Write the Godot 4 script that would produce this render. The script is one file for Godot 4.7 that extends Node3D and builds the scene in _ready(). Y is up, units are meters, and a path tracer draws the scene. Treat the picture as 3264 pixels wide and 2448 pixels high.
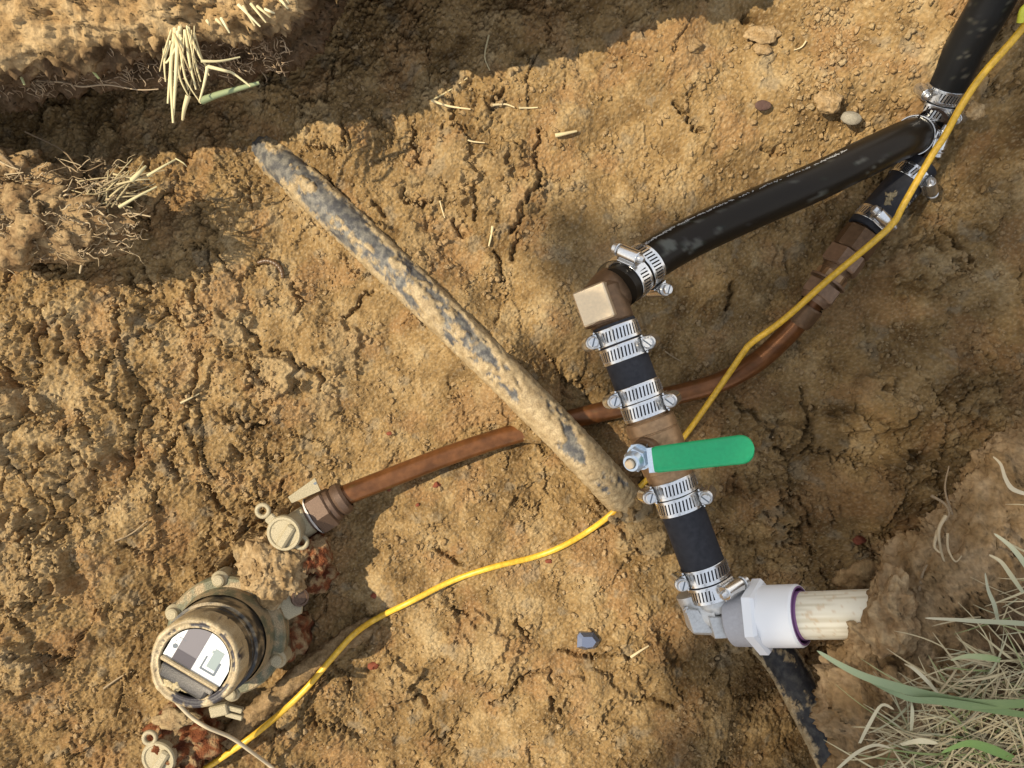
extends Node3D
# A dug-out pit in clay soil seen straight from above: water meter, copper and plastic pipes, a valve manifold and hose clamps.

const CAM_H := 0.85        # camera height above the pit floor, metres
const FPX := 2625.0        # focal length in photo pixels (vertical fov 50 degrees over 2448 px)
const SUN_DIR := Vector3(0.74, -1.0, 0.05)

class MB:
	var v := PackedVector3Array()
	var n := PackedVector3Array()
	var c := PackedColorArray()
	var ix := PackedInt32Array()
	# rows of equal length make one smooth patch; normals point away from hint (or along it when as_dir)
	func patch(rows: Array, wrap: bool, hint: Vector3, as_dir := false, cols: Array = []) -> void:
		var nr: int = rows.size()
		var nc: int = rows[0].size()
		var b: int = v.size()
		var acc := PackedVector3Array()
		acc.resize(nr * nc)
		var tri := PackedInt32Array()
		var side := 0.0
		var cm: int = nc if wrap else nc - 1
		for i in nr - 1:
			var r0: PackedVector3Array = rows[i]
			var r1: PackedVector3Array = rows[i + 1]
			for j in cm:
				var k: int = (j + 1) % nc
				var p0: Vector3 = r0[j]
				var p1: Vector3 = r0[k]
				var p2: Vector3 = r1[j]
				var p3: Vector3 = r1[k]
				var f: Vector3 = (p3 - p0).cross(p1 - p2)
				acc[i * nc + j] += f
				acc[i * nc + k] += f
				acc[(i + 1) * nc + j] += f
				acc[(i + 1) * nc + k] += f
				if as_dir:
					side += f.dot(hint)
				else:
					side += f.dot((p0 + p3) * 0.5 - hint)
				tri.append_array(PackedInt32Array([i * nc + j, i * nc + k, (i + 1) * nc + k, i * nc + j, (i + 1) * nc + k, (i + 1) * nc + j]))
		var flip: bool = side < 0.0
		for i in nr:
			var r: PackedVector3Array = rows[i]
			v.append_array(r)
			for j in nc:
				var a: Vector3 = acc[i * nc + j].normalized()
				n.append(-a if flip else a)
				c.append(cols[i][j] if cols.size() > 0 else Color(1, 1, 1))
		for q in range(0, tri.size(), 3):
			# clockwise front faces: normal = (c-a) x (b-a)
			if not flip:
				ix.append(b + tri[q]); ix.append(b + tri[q + 1]); ix.append(b + tri[q + 2])
			else:
				ix.append(b + tri[q]); ix.append(b + tri[q + 2]); ix.append(b + tri[q + 1])
	func poly(pts: PackedVector3Array, dir: Vector3, col := Color(1, 1, 1)) -> void:
		var ctr := Vector3.ZERO
		for p in pts:
			ctr += p
		ctr /= pts.size()
		var r0 := PackedVector3Array()
		for p in pts:
			r0.append(ctr)
		var cr := []
		cr.resize(pts.size())
		cr.fill(col)
		patch([r0, pts], true, dir, true, [cr, cr])
	func mesh() -> ArrayMesh:
		var a := []
		a.resize(Mesh.ARRAY_MAX)
		a[Mesh.ARRAY_VERTEX] = v
		a[Mesh.ARRAY_NORMAL] = n
		a[Mesh.ARRAY_COLOR] = c
		a[Mesh.ARRAY_INDEX] = ix
		var m := ArrayMesh.new()
		m.add_surface_from_arrays(Mesh.PRIMITIVE_TRIANGLES, a)
		return m

var used := {}
var rng := RandomNumberGenerator.new()
var M := {}

func P(u: float, vv: float, y: float) -> Vector3:
	var d: float = (CAM_H - y) / FPX
	return Vector3((u - 1632.0) * d, y, (vv - 1224.0) * d)

func numbered(called: String) -> String:
	if not used.has(called):
		used[called] = 0
		return called
	used[called] += 1
	return "%s_%03d" % [called, used[called]]

func tag(o: Node, label: String, category: String, group := "", kind := "") -> Node:
	o.set_meta("label", label)
	if category != "":
		o.set_meta("category", category)
	if group != "":
		o.set_meta("group", group)
	if kind != "":
		o.set_meta("kind", kind)
	return o

func thing(called: String, label: String, category: String, at: Vector3, group := "") -> Node3D:
	var o := Node3D.new()
	o.name = numbered(called)
	add_child(o)
	o.position = at
	tag(o, label, category, group)
	return o

# commits mesh mb as one named MeshInstance3D; positions in mb are world positions
func put(mb: MB, called: String, m: Material, parent: Node3D = self) -> MeshInstance3D:
	var o := MeshInstance3D.new()
	o.mesh = mb.mesh()
	o.material_override = m
	if parent == self:
		o.name = numbered(called)
		add_child(o)
	else:
		o.name = called
		parent.add_child(o, true)
		var q: Node3D = parent
		var off := Vector3.ZERO
		while q != self:
			off += q.position
			q = q.get_parent()
		o.position = -off
	return o

# ---------- shapes ----------
func frame(axis: Vector3, ref := Vector3.ZERO) -> Array:
	var a := axis.normalized()
	var r := ref
	if r == Vector3.ZERO:
		r = Vector3.UP if absf(a.y) < 0.9 else Vector3.RIGHT
	var e1 := (r - a * r.dot(a)).normalized()
	return [e1, a.cross(e1)]

func ring(o: Vector3, e1: Vector3, e2: Vector3, r: float, segs: int) -> PackedVector3Array:
	var out := PackedVector3Array()
	for i in segs:
		var t := TAU * i / segs
		out.append(o + (e1 * cos(t) + e2 * sin(t)) * r)
	return out

# profile: array of [t, r] along axis; hard rings between segments unless smooth
func lathe(mb: MB, o: Vector3, axis: Vector3, prof: Array, segs := 40, smooth := false, ref := Vector3.ZERO) -> void:
	var a := axis.normalized()
	var f := frame(a, ref)
	var rings := []
	for p in prof:
		rings.append(ring(o + a * p[0], f[0], f[1], maxf(p[1], 0.00002), segs))
	if smooth:
		mb.patch(rings, true, o + a * (prof[0][0] + prof[-1][0]) * 0.5)
	else:
		for i in prof.size() - 1:
			var mid: float = (prof[i][0] + prof[i + 1][0]) * 0.5
			if absf(prof[i][0] - prof[i + 1][0]) < 0.00005:
				# an annulus: faces along the side where the solid ends
				var dirn: float = 1.0 if prof[i][1] > prof[i + 1][1] else -1.0
				mb.patch([rings[i], rings[i + 1]], true, a * dirn, true)
			else:
				mb.patch([rings[i], rings[i + 1]], true, o + a * mid)

func catmull(pts: Array, per: int) -> PackedVector3Array:
	var out := PackedVector3Array()
	var k := pts.size()
	for i in k - 1:
		var p0: Vector3 = pts[maxi(i - 1, 0)]
		var p1: Vector3 = pts[i]
		var p2: Vector3 = pts[i + 1]
		var p3: Vector3 = pts[mini(i + 2, k - 1)]
		for j in per:
			var t := float(j) / per
			out.append(0.5 * ((2.0 * p1) + (p2 - p0) * t + (2.0 * p0 - 5.0 * p1 + 4.0 * p2 - p3) * t * t + (3.0 * p1 - p0 - 3.0 * p2 + p3) * t * t * t))
	out.append(pts[k - 1])
	return out

# swept tube; rad may be a float or Callable(s 0..1, angle) ; colf Callable(p) -> Color
func tube(mb: MB, path: PackedVector3Array, rad, segs := 16, caps := true, colf = null) -> void:
	var rows := []
	var cols := []
	var e1 := Vector3.ZERO
	for i in path.size():
		var d: Vector3 = (path[mini(i + 1, path.size() - 1)] - path[maxi(i - 1, 0)]).normalized()
		if e1 == Vector3.ZERO:
			e1 = frame(d)[0]
		e1 = (e1 - d * e1.dot(d)).normalized()
		var e2 := d.cross(e1)
		var row := PackedVector3Array()
		var cr := []
		for j in segs:
			var t := TAU * j / segs
			var dirv := e1 * cos(t) + e2 * sin(t)
			var r: float = rad if rad is float else rad.call(float(i) / (path.size() - 1), path[i], dirv)
			var p := path[i] + dirv * r
			row.append(p)
			if colf != null:
				cr.append(colf.call(p, dirv))
		rows.append(row)
		if colf != null:
			cols.append(cr)
	mb_tube(mb, rows, path, cols)
	if caps:
		var l := path.size() - 1
		mb.poly(rows[0], path[0] - path[1], cols[0][0] if colf != null else Color(1, 1, 1))
		mb.poly(rows[l], path[l] - path[l - 1], cols[l][0] if colf != null else Color(1, 1, 1))

func mb_tube(mb: MB, rows: Array, path: PackedVector3Array, cols: Array) -> void:
	# orientation decided on the first ring, then the whole tube is one smooth patch
	var nc: int = rows[0].size()
	var f: Vector3 = (rows[1][1] - rows[0][0]).cross(rows[0][1] - rows[1][0])
	var radial: Vector3 = rows[0][0] - path[0] + rows[0][1] - path[0]
	var sgn: float = 1.0 if f.dot(radial) > 0.0 else -1.0
	var b: int = mb.v.size()
	var acc := PackedVector3Array()
	acc.resize(rows.size() * nc)
	for i in rows.size() - 1:
		for j in nc:
			var k := (j + 1) % nc
			var fn: Vector3 = (rows[i + 1][k] - rows[i][j]).cross(rows[i][k] - rows[i + 1][j])
			acc[i * nc + j] += fn
			acc[i * nc + k] += fn
			acc[(i + 1) * nc + j] += fn
			acc[(i + 1) * nc + k] += fn
			var a0 := b + i * nc + j
			var a1 := b + i * nc + k
			var a2 := b + (i + 1) * nc + k
			var a3 := b + (i + 1) * nc + j
			if sgn > 0.0:
				mb.ix.append_array(PackedInt32Array([a0, a1, a2, a0, a2, a3]))
			else:
				mb.ix.append_array(PackedInt32Array([a0, a2, a1, a0, a3, a2]))
	for i in rows.size():
		mb.v.append_array(rows[i])
		for j in nc:
			mb.n.append(acc[i * nc + j].normalized() * sgn)
			mb.c.append(cols[i][j] if cols.size() > 0 else Color(1, 1, 1))

# box with chamfered edges; ax: three axes (unit), hs: half sizes
func cbox(mb: MB, o: Vector3, ax: Array, hs: Vector3, ch := 0.001) -> void:
	var e := [hs.x, hs.y, hs.z]
	for d in 3:
		for s in [-1.0, 1.0]:
			var i := (d + 1) % 3
			var j := (d + 2) % 3
			var q := PackedVector3Array()
			for k in [[-1, -1], [1, -1], [1, 1], [-1, 1]]:
				q.append(o + ax[d] * (s * e[d]) + ax[i] * (k[0] * (e[i] - ch)) + ax[j] * (k[1] * (e[j] - ch)))
			mb.patch([PackedVector3Array([q[0], q[1]]), PackedVector3Array([q[3], q[2]])], false, ax[d] * s, true)
	for d in 3:
		var i := (d + 1) % 3
		var j := (d + 2) % 3
		for si in [-1.0, 1.0]:
			for sj in [-1.0, 1.0]:
				var a0: Vector3 = o + ax[i] * (si * e[i]) + ax[j] * (sj * (e[j] - ch))
				var a1: Vector3 = o + ax[i] * (si * (e[i] - ch)) + ax[j] * (sj * e[j])
				var l: Vector3 = ax[d] * (e[d] - ch)
				mb.patch([PackedVector3Array([a0 - l, a0 + l]), PackedVector3Array([a1 - l, a1 + l])], false, ax[i] * si + ax[j] * sj, true)
	for sx in [-1.0, 1.0]:
		for sy in [-1.0, 1.0]:
			for sz in [-1.0, 1.0]:
				var p0: Vector3 = o + ax[0] * (sx * e[0]) + ax[1] * (sy * (e[1] - ch)) + ax[2] * (sz * (e[2] - ch))
				var p1: Vector3 = o + ax[0] * (sx * (e[0] - ch)) + ax[1] * (sy * e[1]) + ax[2] * (sz * (e[2] - ch))
				var p2: Vector3 = o + ax[0] * (sx * (e[0] - ch)) + ax[1] * (sy * (e[1] - ch)) + ax[2] * (sz * e[2])
				mb.patch([PackedVector3Array([p0, p1]), PackedVector3Array([p2, p2])], false, ax[0] * sx + ax[1] * sy + ax[2] * sz, true)

# prism along axis from polygon points given as 2D in (e1,e2); chamfered rim
func prism(mb: MB, o: Vector3, axis: Vector3, e1: Vector3, pts: PackedVector2Array, h: float, ch := 0.0006, smooth_side := false) -> void:
	var a := axis.normalized()
	var e2 := a.cross(e1)
	var ctr := Vector2.ZERO
	for p in pts:
		ctr += p
	ctr /= pts.size()
	var rr := []
	for lv in [[0.0, 0.0], [h - ch, 0.0], [h, ch]]:
		var r := PackedVector3Array()
		for p in pts:
			var q: Vector2 = p
			if lv[1] > 0.0:
				q = p - (p - ctr).normalized() * lv[1]
			r.append(o + a * lv[0] + e1 * q.x + e2 * q.y)
		rr.append(r)
	var mid := o + a * (h * 0.5) + e1 * ctr.x + e2 * ctr.y
	if smooth_side:
		mb.patch([rr[0], rr[1]], true, mid)
		mb.patch([rr[1], rr[2]], true, mid)
	else:
		for i in pts.size():
			var k := (i + 1) % pts.size()
			for l in 2:
				mb.patch([PackedVector3Array([rr[l][i], rr[l][k]]), PackedVector3Array([rr[l + 1][i], rr[l + 1][k]])], false, mid)
	mb.poly(rr[2], a)
	mb.poly(rr[0], -a)

func ngon(nn: int, r: float, turn := 0.0) -> PackedVector2Array:
	var out := PackedVector2Array()
	for i in nn:
		var t := TAU * i / nn + turn
		out.append(Vector2(cos(t), sin(t)) * r)
	return out

# lumpy rounded mass
func blob(mb: MB, o: Vector3, rad: Vector3, amp: float, freq: float, sd: int, nlat := 24, nlon := 36, colf = null) -> void:
	var nz := FastNoiseLite.new()
	nz.seed = sd
	nz.frequency = freq
	nz.fractal_octaves = 4
	var cz := FastNoiseLite.new()
	cz.noise_type = FastNoiseLite.TYPE_CELLULAR
	cz.seed = sd + 7
	cz.frequency = freq * 2.0
	cz.cellular_return_type = FastNoiseLite.RETURN_CELL_VALUE
	var fz := FastNoiseLite.new()
	fz.seed = sd + 19
	fz.frequency = freq * 5.0
	fz.fractal_octaves = 3
	var rows := []
	var cols := []
	for i in nlat + 1:
		var th := PI * (0.0005 + 0.999 * i / nlat)
		var row := PackedVector3Array()
		var cr := []
		for j in nlon:
			var ph := TAU * j / nlon
			var d := Vector3(sin(th) * cos(ph), cos(th), sin(th) * sin(ph))
			var p := o + d * rad
			var q := p * 1000.0
			var s := 1.0 + amp * (nz.get_noise_3dv(q) * 1.6 + cz.get_noise_3dv(q) * 0.35 + fz.get_noise_3dv(q) * 0.3)
			p = o + d * rad * s
			row.append(p)
			if colf != null:
				cr.append(colf.call(p, d))
		rows.append(row)
		if colf != null:
			cols.append(cr)
	mb.patch(rows, true, o, false, cols)

# ---------- materials ----------
func lin(r: float, g: float, b: float) -> Color:
	return Color(r, g, b).linear_to_srgb()

func noise_tex(freq: float, oct: int, sd: int, lo: float, hi: float, typ := FastNoiseLite.TYPE_SIMPLEX_SMOOTH, size := 512) -> ImageTexture:
	var nz := FastNoiseLite.new()
	nz.noise_type = typ
	nz.seed = sd
	nz.frequency = freq
	nz.fractal_octaves = oct
	var im := nz.get_seamless_image(size, size)
	im.convert(Image.FORMAT_RGB8)
	if lo > 0.0 or hi < 1.0:
		var d := im.get_data()
		for i in d.size():
			d[i] = int(clampf((lo + (hi - lo) * d[i] / 255.0), 0.0, 1.0) * 255.0)
		im = Image.create_from_data(size, size, false, Image.FORMAT_RGB8, d)
	return ImageTexture.create_from_image(im)

func mat(called: String, col: Color, rough: float, metal := 0.0, vc := false, tex: Texture2D = null, bump: Texture2D = null, bscale := 0.0, tscale := 10.0, spec := 0.5) -> StandardMaterial3D:
	var m := StandardMaterial3D.new()
	m.resource_name = called
	m.albedo_color = col
	m.roughness = rough
	m.metallic = metal
	m.metallic_specular = spec
	m.vertex_color_use_as_albedo = vc
	if tex != null or bump != null:
		m.uv1_triplanar = true
		m.uv1_world_triplanar = true
		m.uv1_scale = Vector3.ONE * tscale
		if tex != null:
			m.albedo_texture = tex
		if bump != null:
			m.heightmap_enabled = true
			m.heightmap_texture = bump
			m.heightmap_scale = bscale
	M[called] = m
	return m

func materials() -> void:
	var grain := noise_tex(0.07, 5, 3, 0.64, 1.0)
	var bumpy := noise_tex(0.045, 5, 9, 0.0, 1.0)
	var fine := noise_tex(0.12, 4, 21, 0.0, 1.0)
	var scuff := noise_tex(0.02, 5, 33, 0.72, 1.0)
	var faint := noise_tex(0.03, 4, 35, 0.9, 1.0)
	mat("soil", Color(1, 1, 1), 0.95, 0.0, true, grain, bumpy, 0.20, 7.0, 0.15)
	mat("clod", Color(1, 1, 1), 0.95, 0.0, true, grain, bumpy, 0.12, 11.0, 0.15)
	mat("copper", lin(0.25, 0.10, 0.034), 0.33, 0.5, true, scuff, fine, 0.01, 9.0)
	mat("dirty_plastic", Color(1, 1, 1), 0.6, 0.0, true, grain, fine, 0.03, 12.0, 0.4)
	mat("black_plastic", Color(1, 1, 1), 0.31, 0.0, true, null, fine, 0.004, 14.0, 0.27)
	mat("rubber", lin(0.042, 0.042, 0.048), 0.62, 0.0, false, scuff, fine, 0.006, 16.0, 0.3)
	mat("steel", lin(0.80, 0.79, 0.77), 0.22, 0.95, false, faint, null, 0.0, 30.0)
	mat("steel_dull", lin(0.72, 0.71, 0.69), 0.3, 0.9, false, faint, fine, 0.003, 30.0)
	mat("cast_steel", lin(0.62, 0.61, 0.58), 0.42, 0.6, false, faint, fine, 0.01, 22.0)
	mat("zinc", lin(0.62, 0.72, 0.82), 0.3, 0.75, false, faint, null, 0.0, 30.0)
	mat("bronze", lin(0.50, 0.30, 0.15), 0.42, 0.5, true, scuff, fine, 0.012, 18.0)
	mat("old_brass", lin(0.21, 0.12, 0.06), 0.46, 0.5, false, scuff, fine, 0.02, 18.0)
	mat("brass_bright", lin(0.86, 0.66, 0.42), 0.36, 0.7, false, faint, fine, 0.006, 22.0)
	mat("nut_brown", lin(0.165, 0.098, 0.06), 0.48, 0.35, true, grain, fine, 0.02, 18.0)
	mat("tarnished", lin(0.31, 0.19, 0.115), 0.45, 0.45, false, scuff, fine, 0.02, 18.0)
	mat("green_vinyl", lin(0.010, 0.39, 0.14), 0.36, 0.0, false, faint, fine, 0.003, 16.0, 0.5)
	mat("white_pvc", lin(0.80, 0.80, 0.80), 0.34, 0.0, false, null, fine, 0.002, 16.0, 0.5)
	mat("grey_pvc", lin(0.42, 0.41, 0.42), 0.42, 0.0, false, faint, fine, 0.004, 24.0, 0.5)
	mat("old_pvc", Color(1, 1, 1), 0.5, 0.0, true, null, fine, 0.006, 16.0, 0.4)
	mat("purple_primer", lin(0.22, 0.10, 0.24), 0.4)
	mat("yellow_wire", lin(0.93, 0.55, 0.045), 0.42, 0.0, false, scuff, null, 0.0, 20.0, 0.5)
	mat("yellow_green", lin(0.62, 0.62, 0.05), 0.4)
	mat("cream_wire", lin(0.50, 0.41, 0.27), 0.7)
	mat("green_bronze", Color(1, 1, 1), 0.6, 0.15, true, grain, bumpy, 0.04, 16.0)
	mat("pale_bronze", lin(0.50, 0.42, 0.26), 0.55, 0.1, false, grain, fine, 0.03, 22.0)
	mat("rust", Color(1, 1, 1), 0.9, 0.0, true, grain, bumpy, 0.16, 16.0, 0.2)
	mat("register_black", Color(1, 1, 1), 0.5, 0.0, true, grain, fine, 0.03, 14.0, 0.5)
	mat("face_white", lin(0.66, 0.66, 0.64), 0.25, 0.0, false, null, null, 0.0, 10.0, 0.5)
	mat("face_grey", lin(0.17, 0.155, 0.16), 0.22)
	mat("face_dark", lin(0.085, 0.075, 0.08), 0.22)
	mat("face_lcd", lin(0.25, 0.29, 0.28), 0.25)
	mat("face_ink", lin(0.10, 0.12, 0.14), 0.4)
	mat("straw", Color(1, 1, 1), 0.7, 0.0, true, null, null, 0.0, 10.0, 0.3)
	mat("grass", Color(1, 1, 1), 0.55, 0.0, true, null, null, 0.0, 10.0, 0.4)
	M["grass"].backlight = Color(0.25, 0.25, 0.12)
	mat("root", lin(0.32, 0.22, 0.12), 0.85, 0.0, false, grain, null, 0.0, 30.0)
	mat("chip", lin(0.27, 0.065, 0.025), 0.85, 0.0, false, grain, fine, 0.03, 40.0)
	mat("stone", Color(1, 1, 1), 0.85, 0.0, true, grain, fine, 0.03, 30.0)
	mat("grub", Color(1, 1, 1), 0.4, 0.0, true, null, null, 0.0, 10.0, 0.5)
	mat("print", lin(0.36, 0.34, 0.31), 0.6)
	mat("bark", lin(0.10, 0.07, 0.045), 0.95, 0.0, false, grain, bumpy, 0.5, 3.0)
	mat("leaf", lin(0.05, 0.11, 0.03), 0.6)
	M["leaf"].backlight = Color(0.2, 0.3, 0.1)
	var gl := StandardMaterial3D.new()
	gl.resource_name = "glass"
	gl.albedo_color = Color(0.52, 0.54, 0.60, 1.0)
	gl.roughness = 0.08
	gl.metallic = 0.8
	M["glass"] = gl

# ---------- soil ----------
# u, v, height, roughness 0..1, darkening (dampness, plus shade painted in at right) 0..1
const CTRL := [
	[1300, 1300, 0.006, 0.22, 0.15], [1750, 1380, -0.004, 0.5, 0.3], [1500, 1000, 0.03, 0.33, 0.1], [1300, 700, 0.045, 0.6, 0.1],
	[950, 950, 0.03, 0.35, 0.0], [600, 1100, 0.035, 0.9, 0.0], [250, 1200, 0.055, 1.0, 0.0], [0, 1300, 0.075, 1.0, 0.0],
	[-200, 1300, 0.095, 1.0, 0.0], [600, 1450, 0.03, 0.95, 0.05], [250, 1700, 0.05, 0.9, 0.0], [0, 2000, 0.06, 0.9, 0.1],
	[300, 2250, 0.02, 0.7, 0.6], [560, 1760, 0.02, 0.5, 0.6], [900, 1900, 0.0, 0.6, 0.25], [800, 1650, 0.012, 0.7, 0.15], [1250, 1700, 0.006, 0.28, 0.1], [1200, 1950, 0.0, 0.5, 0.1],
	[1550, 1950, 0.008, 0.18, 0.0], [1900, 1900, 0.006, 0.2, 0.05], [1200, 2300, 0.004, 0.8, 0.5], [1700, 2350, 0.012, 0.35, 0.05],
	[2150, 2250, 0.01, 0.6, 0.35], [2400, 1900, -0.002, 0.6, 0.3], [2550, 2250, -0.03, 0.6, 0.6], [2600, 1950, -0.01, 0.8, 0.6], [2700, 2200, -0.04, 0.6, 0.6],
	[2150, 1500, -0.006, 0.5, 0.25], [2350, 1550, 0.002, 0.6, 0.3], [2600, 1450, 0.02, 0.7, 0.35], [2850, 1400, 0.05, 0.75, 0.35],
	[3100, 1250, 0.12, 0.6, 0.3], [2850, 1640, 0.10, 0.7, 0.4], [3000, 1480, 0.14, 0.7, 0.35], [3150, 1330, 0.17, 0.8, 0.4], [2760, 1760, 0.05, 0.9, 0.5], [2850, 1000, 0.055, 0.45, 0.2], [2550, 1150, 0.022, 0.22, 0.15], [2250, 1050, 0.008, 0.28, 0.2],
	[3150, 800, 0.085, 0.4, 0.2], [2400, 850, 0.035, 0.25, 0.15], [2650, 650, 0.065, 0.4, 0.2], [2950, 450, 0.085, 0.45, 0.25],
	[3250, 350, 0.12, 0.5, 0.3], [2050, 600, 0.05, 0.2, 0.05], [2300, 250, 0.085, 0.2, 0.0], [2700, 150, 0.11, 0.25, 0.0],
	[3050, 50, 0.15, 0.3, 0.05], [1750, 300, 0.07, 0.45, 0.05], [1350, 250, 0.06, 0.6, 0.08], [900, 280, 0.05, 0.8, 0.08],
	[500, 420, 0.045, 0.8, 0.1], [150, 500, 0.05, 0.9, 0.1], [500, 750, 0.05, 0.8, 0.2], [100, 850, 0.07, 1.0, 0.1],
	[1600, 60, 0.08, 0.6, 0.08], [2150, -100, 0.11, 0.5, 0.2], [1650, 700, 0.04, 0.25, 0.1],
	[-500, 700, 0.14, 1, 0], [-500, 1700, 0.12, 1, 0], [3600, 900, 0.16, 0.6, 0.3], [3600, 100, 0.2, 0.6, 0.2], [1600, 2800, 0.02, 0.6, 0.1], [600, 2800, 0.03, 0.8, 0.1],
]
const BG := 96
const BX := 0.75
var base_h := PackedFloat32Array()
var base_r := PackedFloat32Array()
var base_w := PackedFloat32Array()
var n_big: FastNoiseLite
var n_mid: FastNoiseLite
var n_fine: FastNoiseLite
var n_mask: FastNoiseLite
var n_grit: FastNoiseLite
var n_col: FastNoiseLite
var ca_d: FastNoiseLite
var ca_v: FastNoiseLite
var cb_d: FastNoiseLite
var cb_v: FastNoiseLite
var cc_d: FastNoiseLite
var cd_v: FastNoiseLite
var pipe_line := PackedVector3Array()
# broad flat cakes and mounds of clay: u, v, radius px, height mm, paleness
const CAKES := [[735, 1065, 70, 6.0, 0.8], [865, 1195, 92, 7.0, 0.9], [1085, 1105, 75, 5.0, 0.7], [1010, 1275, 60, 4.0, 0.4], [135, 1290, 70, 9.0, 0.8], [45, 1400, 70, 9.0, 0.9],
	[110, 1770, 120, 16.0, 0.6], [425, 1010, 40, 6.0, 0.5], [615, 1010, 45, 7.0, 0.9], [640, 720, 70, 7.0, 0.3], [885, 1785, 110, 34.0, 0.5], [810, 1830, 95, 24.0, 0.5], [1430, 560, 110, 5.0, 0.3], [1600, 620, 120, 6.0, 0.2], [1330, 820, 80, 4.0, 0.4],
	[2090, 1740, 50, 12.0, 0.7], [2480, 1395, 70, 12.0, 0.0], [2880, 860, 95, 8.0, 0.0], [2700, 1300, 90, 12.0, 0.0], [2440, 1650, 85, 14.0, 0.0], [2750, 1560, 90, 14.0, 0.0], [1520, 2100, 110, 5.0, 0.3], [1900, 2250, 100, 5.0, 0.2], [1250, 2200, 80, 8.0, 0.2], [90, 2120, 90, 12.0, 0.3], [300, 1450, 80, 7.0, 0.5], [2390, 2065, 45, 10.0, 0.6], [1985, 1590, 58, 24.0, 0.5], [2050, 1690, 75, 18.0, 0.5]]
var cakes := []
var cake_at := 0.0

func cell(freq: float, sd: int, ret: int, warp: float, wf: float) -> FastNoiseLite:
	var z := FastNoiseLite.new()
	z.noise_type = FastNoiseLite.TYPE_CELLULAR
	z.seed = sd
	z.frequency = freq
	z.fractal_type = FastNoiseLite.FRACTAL_NONE
	z.cellular_return_type = ret
	z.cellular_distance_function = FastNoiseLite.DISTANCE_EUCLIDEAN
	if warp > 0.0:
		z.domain_warp_enabled = true
		z.domain_warp_type = FastNoiseLite.DOMAIN_WARP_SIMPLEX
		z.domain_warp_amplitude = warp
		z.domain_warp_frequency = wf
		z.domain_warp_fractal_octaves = 3
	return z

func smp(freq: float, sd: int, oct: int) -> FastNoiseLite:
	var z := FastNoiseLite.new()
	z.noise_type = FastNoiseLite.TYPE_SIMPLEX_SMOOTH
	z.seed = sd
	z.frequency = freq
	z.fractal_octaves = oct
	return z

func soil_setup() -> void:
	n_big = smp(1.0 / 120.0, 11, 3)
	n_mid = smp(1.0 / 40.0, 12, 4)
	n_fine = smp(1.0 / 6.0, 13, 3)
	n_grit = smp(1.0 / 2.6, 17, 2)
	n_mask = smp(1.0 / 90.0, 14, 2)
	n_col = smp(1.0 / 55.0, 15, 4)
	ca_d = cell(1.0 / 40.0, 5, FastNoiseLite.RETURN_DISTANCE2_SUB, 26.0, 1.0 / 45.0)
	ca_v = cell(1.0 / 40.0, 5, FastNoiseLite.RETURN_CELL_VALUE, 26.0, 1.0 / 45.0)
	cb_d = cell(1.0 / 14.0, 6, FastNoiseLite.RETURN_DISTANCE2_SUB, 10.0, 1.0 / 16.0)
	cb_v = cell(1.0 / 14.0, 6, FastNoiseLite.RETURN_CELL_VALUE, 10.0, 1.0 / 16.0)
	cc_d = cell(1.0 / 6.0, 8, FastNoiseLite.RETURN_DISTANCE, 4.0, 1.0 / 7.0)
	for q in CAKES:
		var w := P(q[0], q[1], 0.03)
		cakes.append([w.x, w.z, q[2] * 0.82 / FPX, q[3], q[4]])
	cd_v = cell(1.0 / 7.5, 31, FastNoiseLite.RETURN_CELL_VALUE, 5.0, 1.0 / 8.0)
	var cp := []
	for q in CTRL:
		cp.append([P(q[0], q[1], q[2]), q[3], q[4]])
	for i in BG + 1:
		for j in BG + 1:
			var x := -BX + 2.0 * BX * j / BG
			var z := -BX + 2.0 * BX * i / BG
			var sw := 0.0
			var sh := 0.0
			var sr := 0.0
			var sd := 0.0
			for q in cp:
				var p: Vector3 = q[0]
				var d2 := (p.x - x) * (p.x - x) + (p.z - z) * (p.z - z)
				var w := exp(-d2 / (0.062 * 0.062)) + 0.00002 / (d2 + 0.02)
				sw += w
				sh += w * p.y
				sr += w * q[1]
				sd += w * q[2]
			base_h.append(sh / sw)
			base_r.append(sr / sw)
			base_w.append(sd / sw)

func bil(a: PackedFloat32Array, x: float, z: float) -> float:
	var fx := clampf((x + BX) / (2.0 * BX) * BG, 0.0, BG - 0.001)
	var fz := clampf((z + BX) / (2.0 * BX) * BG, 0.0, BG - 0.001)
	var j := int(fx)
	var i := int(fz)
	fx -= j
	fz -= i
	var k := i * (BG + 1) + j
	return lerpf(lerpf(a[k], a[k + 1], fx), lerpf(a[k + BG + 1], a[k + BG + 2], fx), fz)

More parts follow.
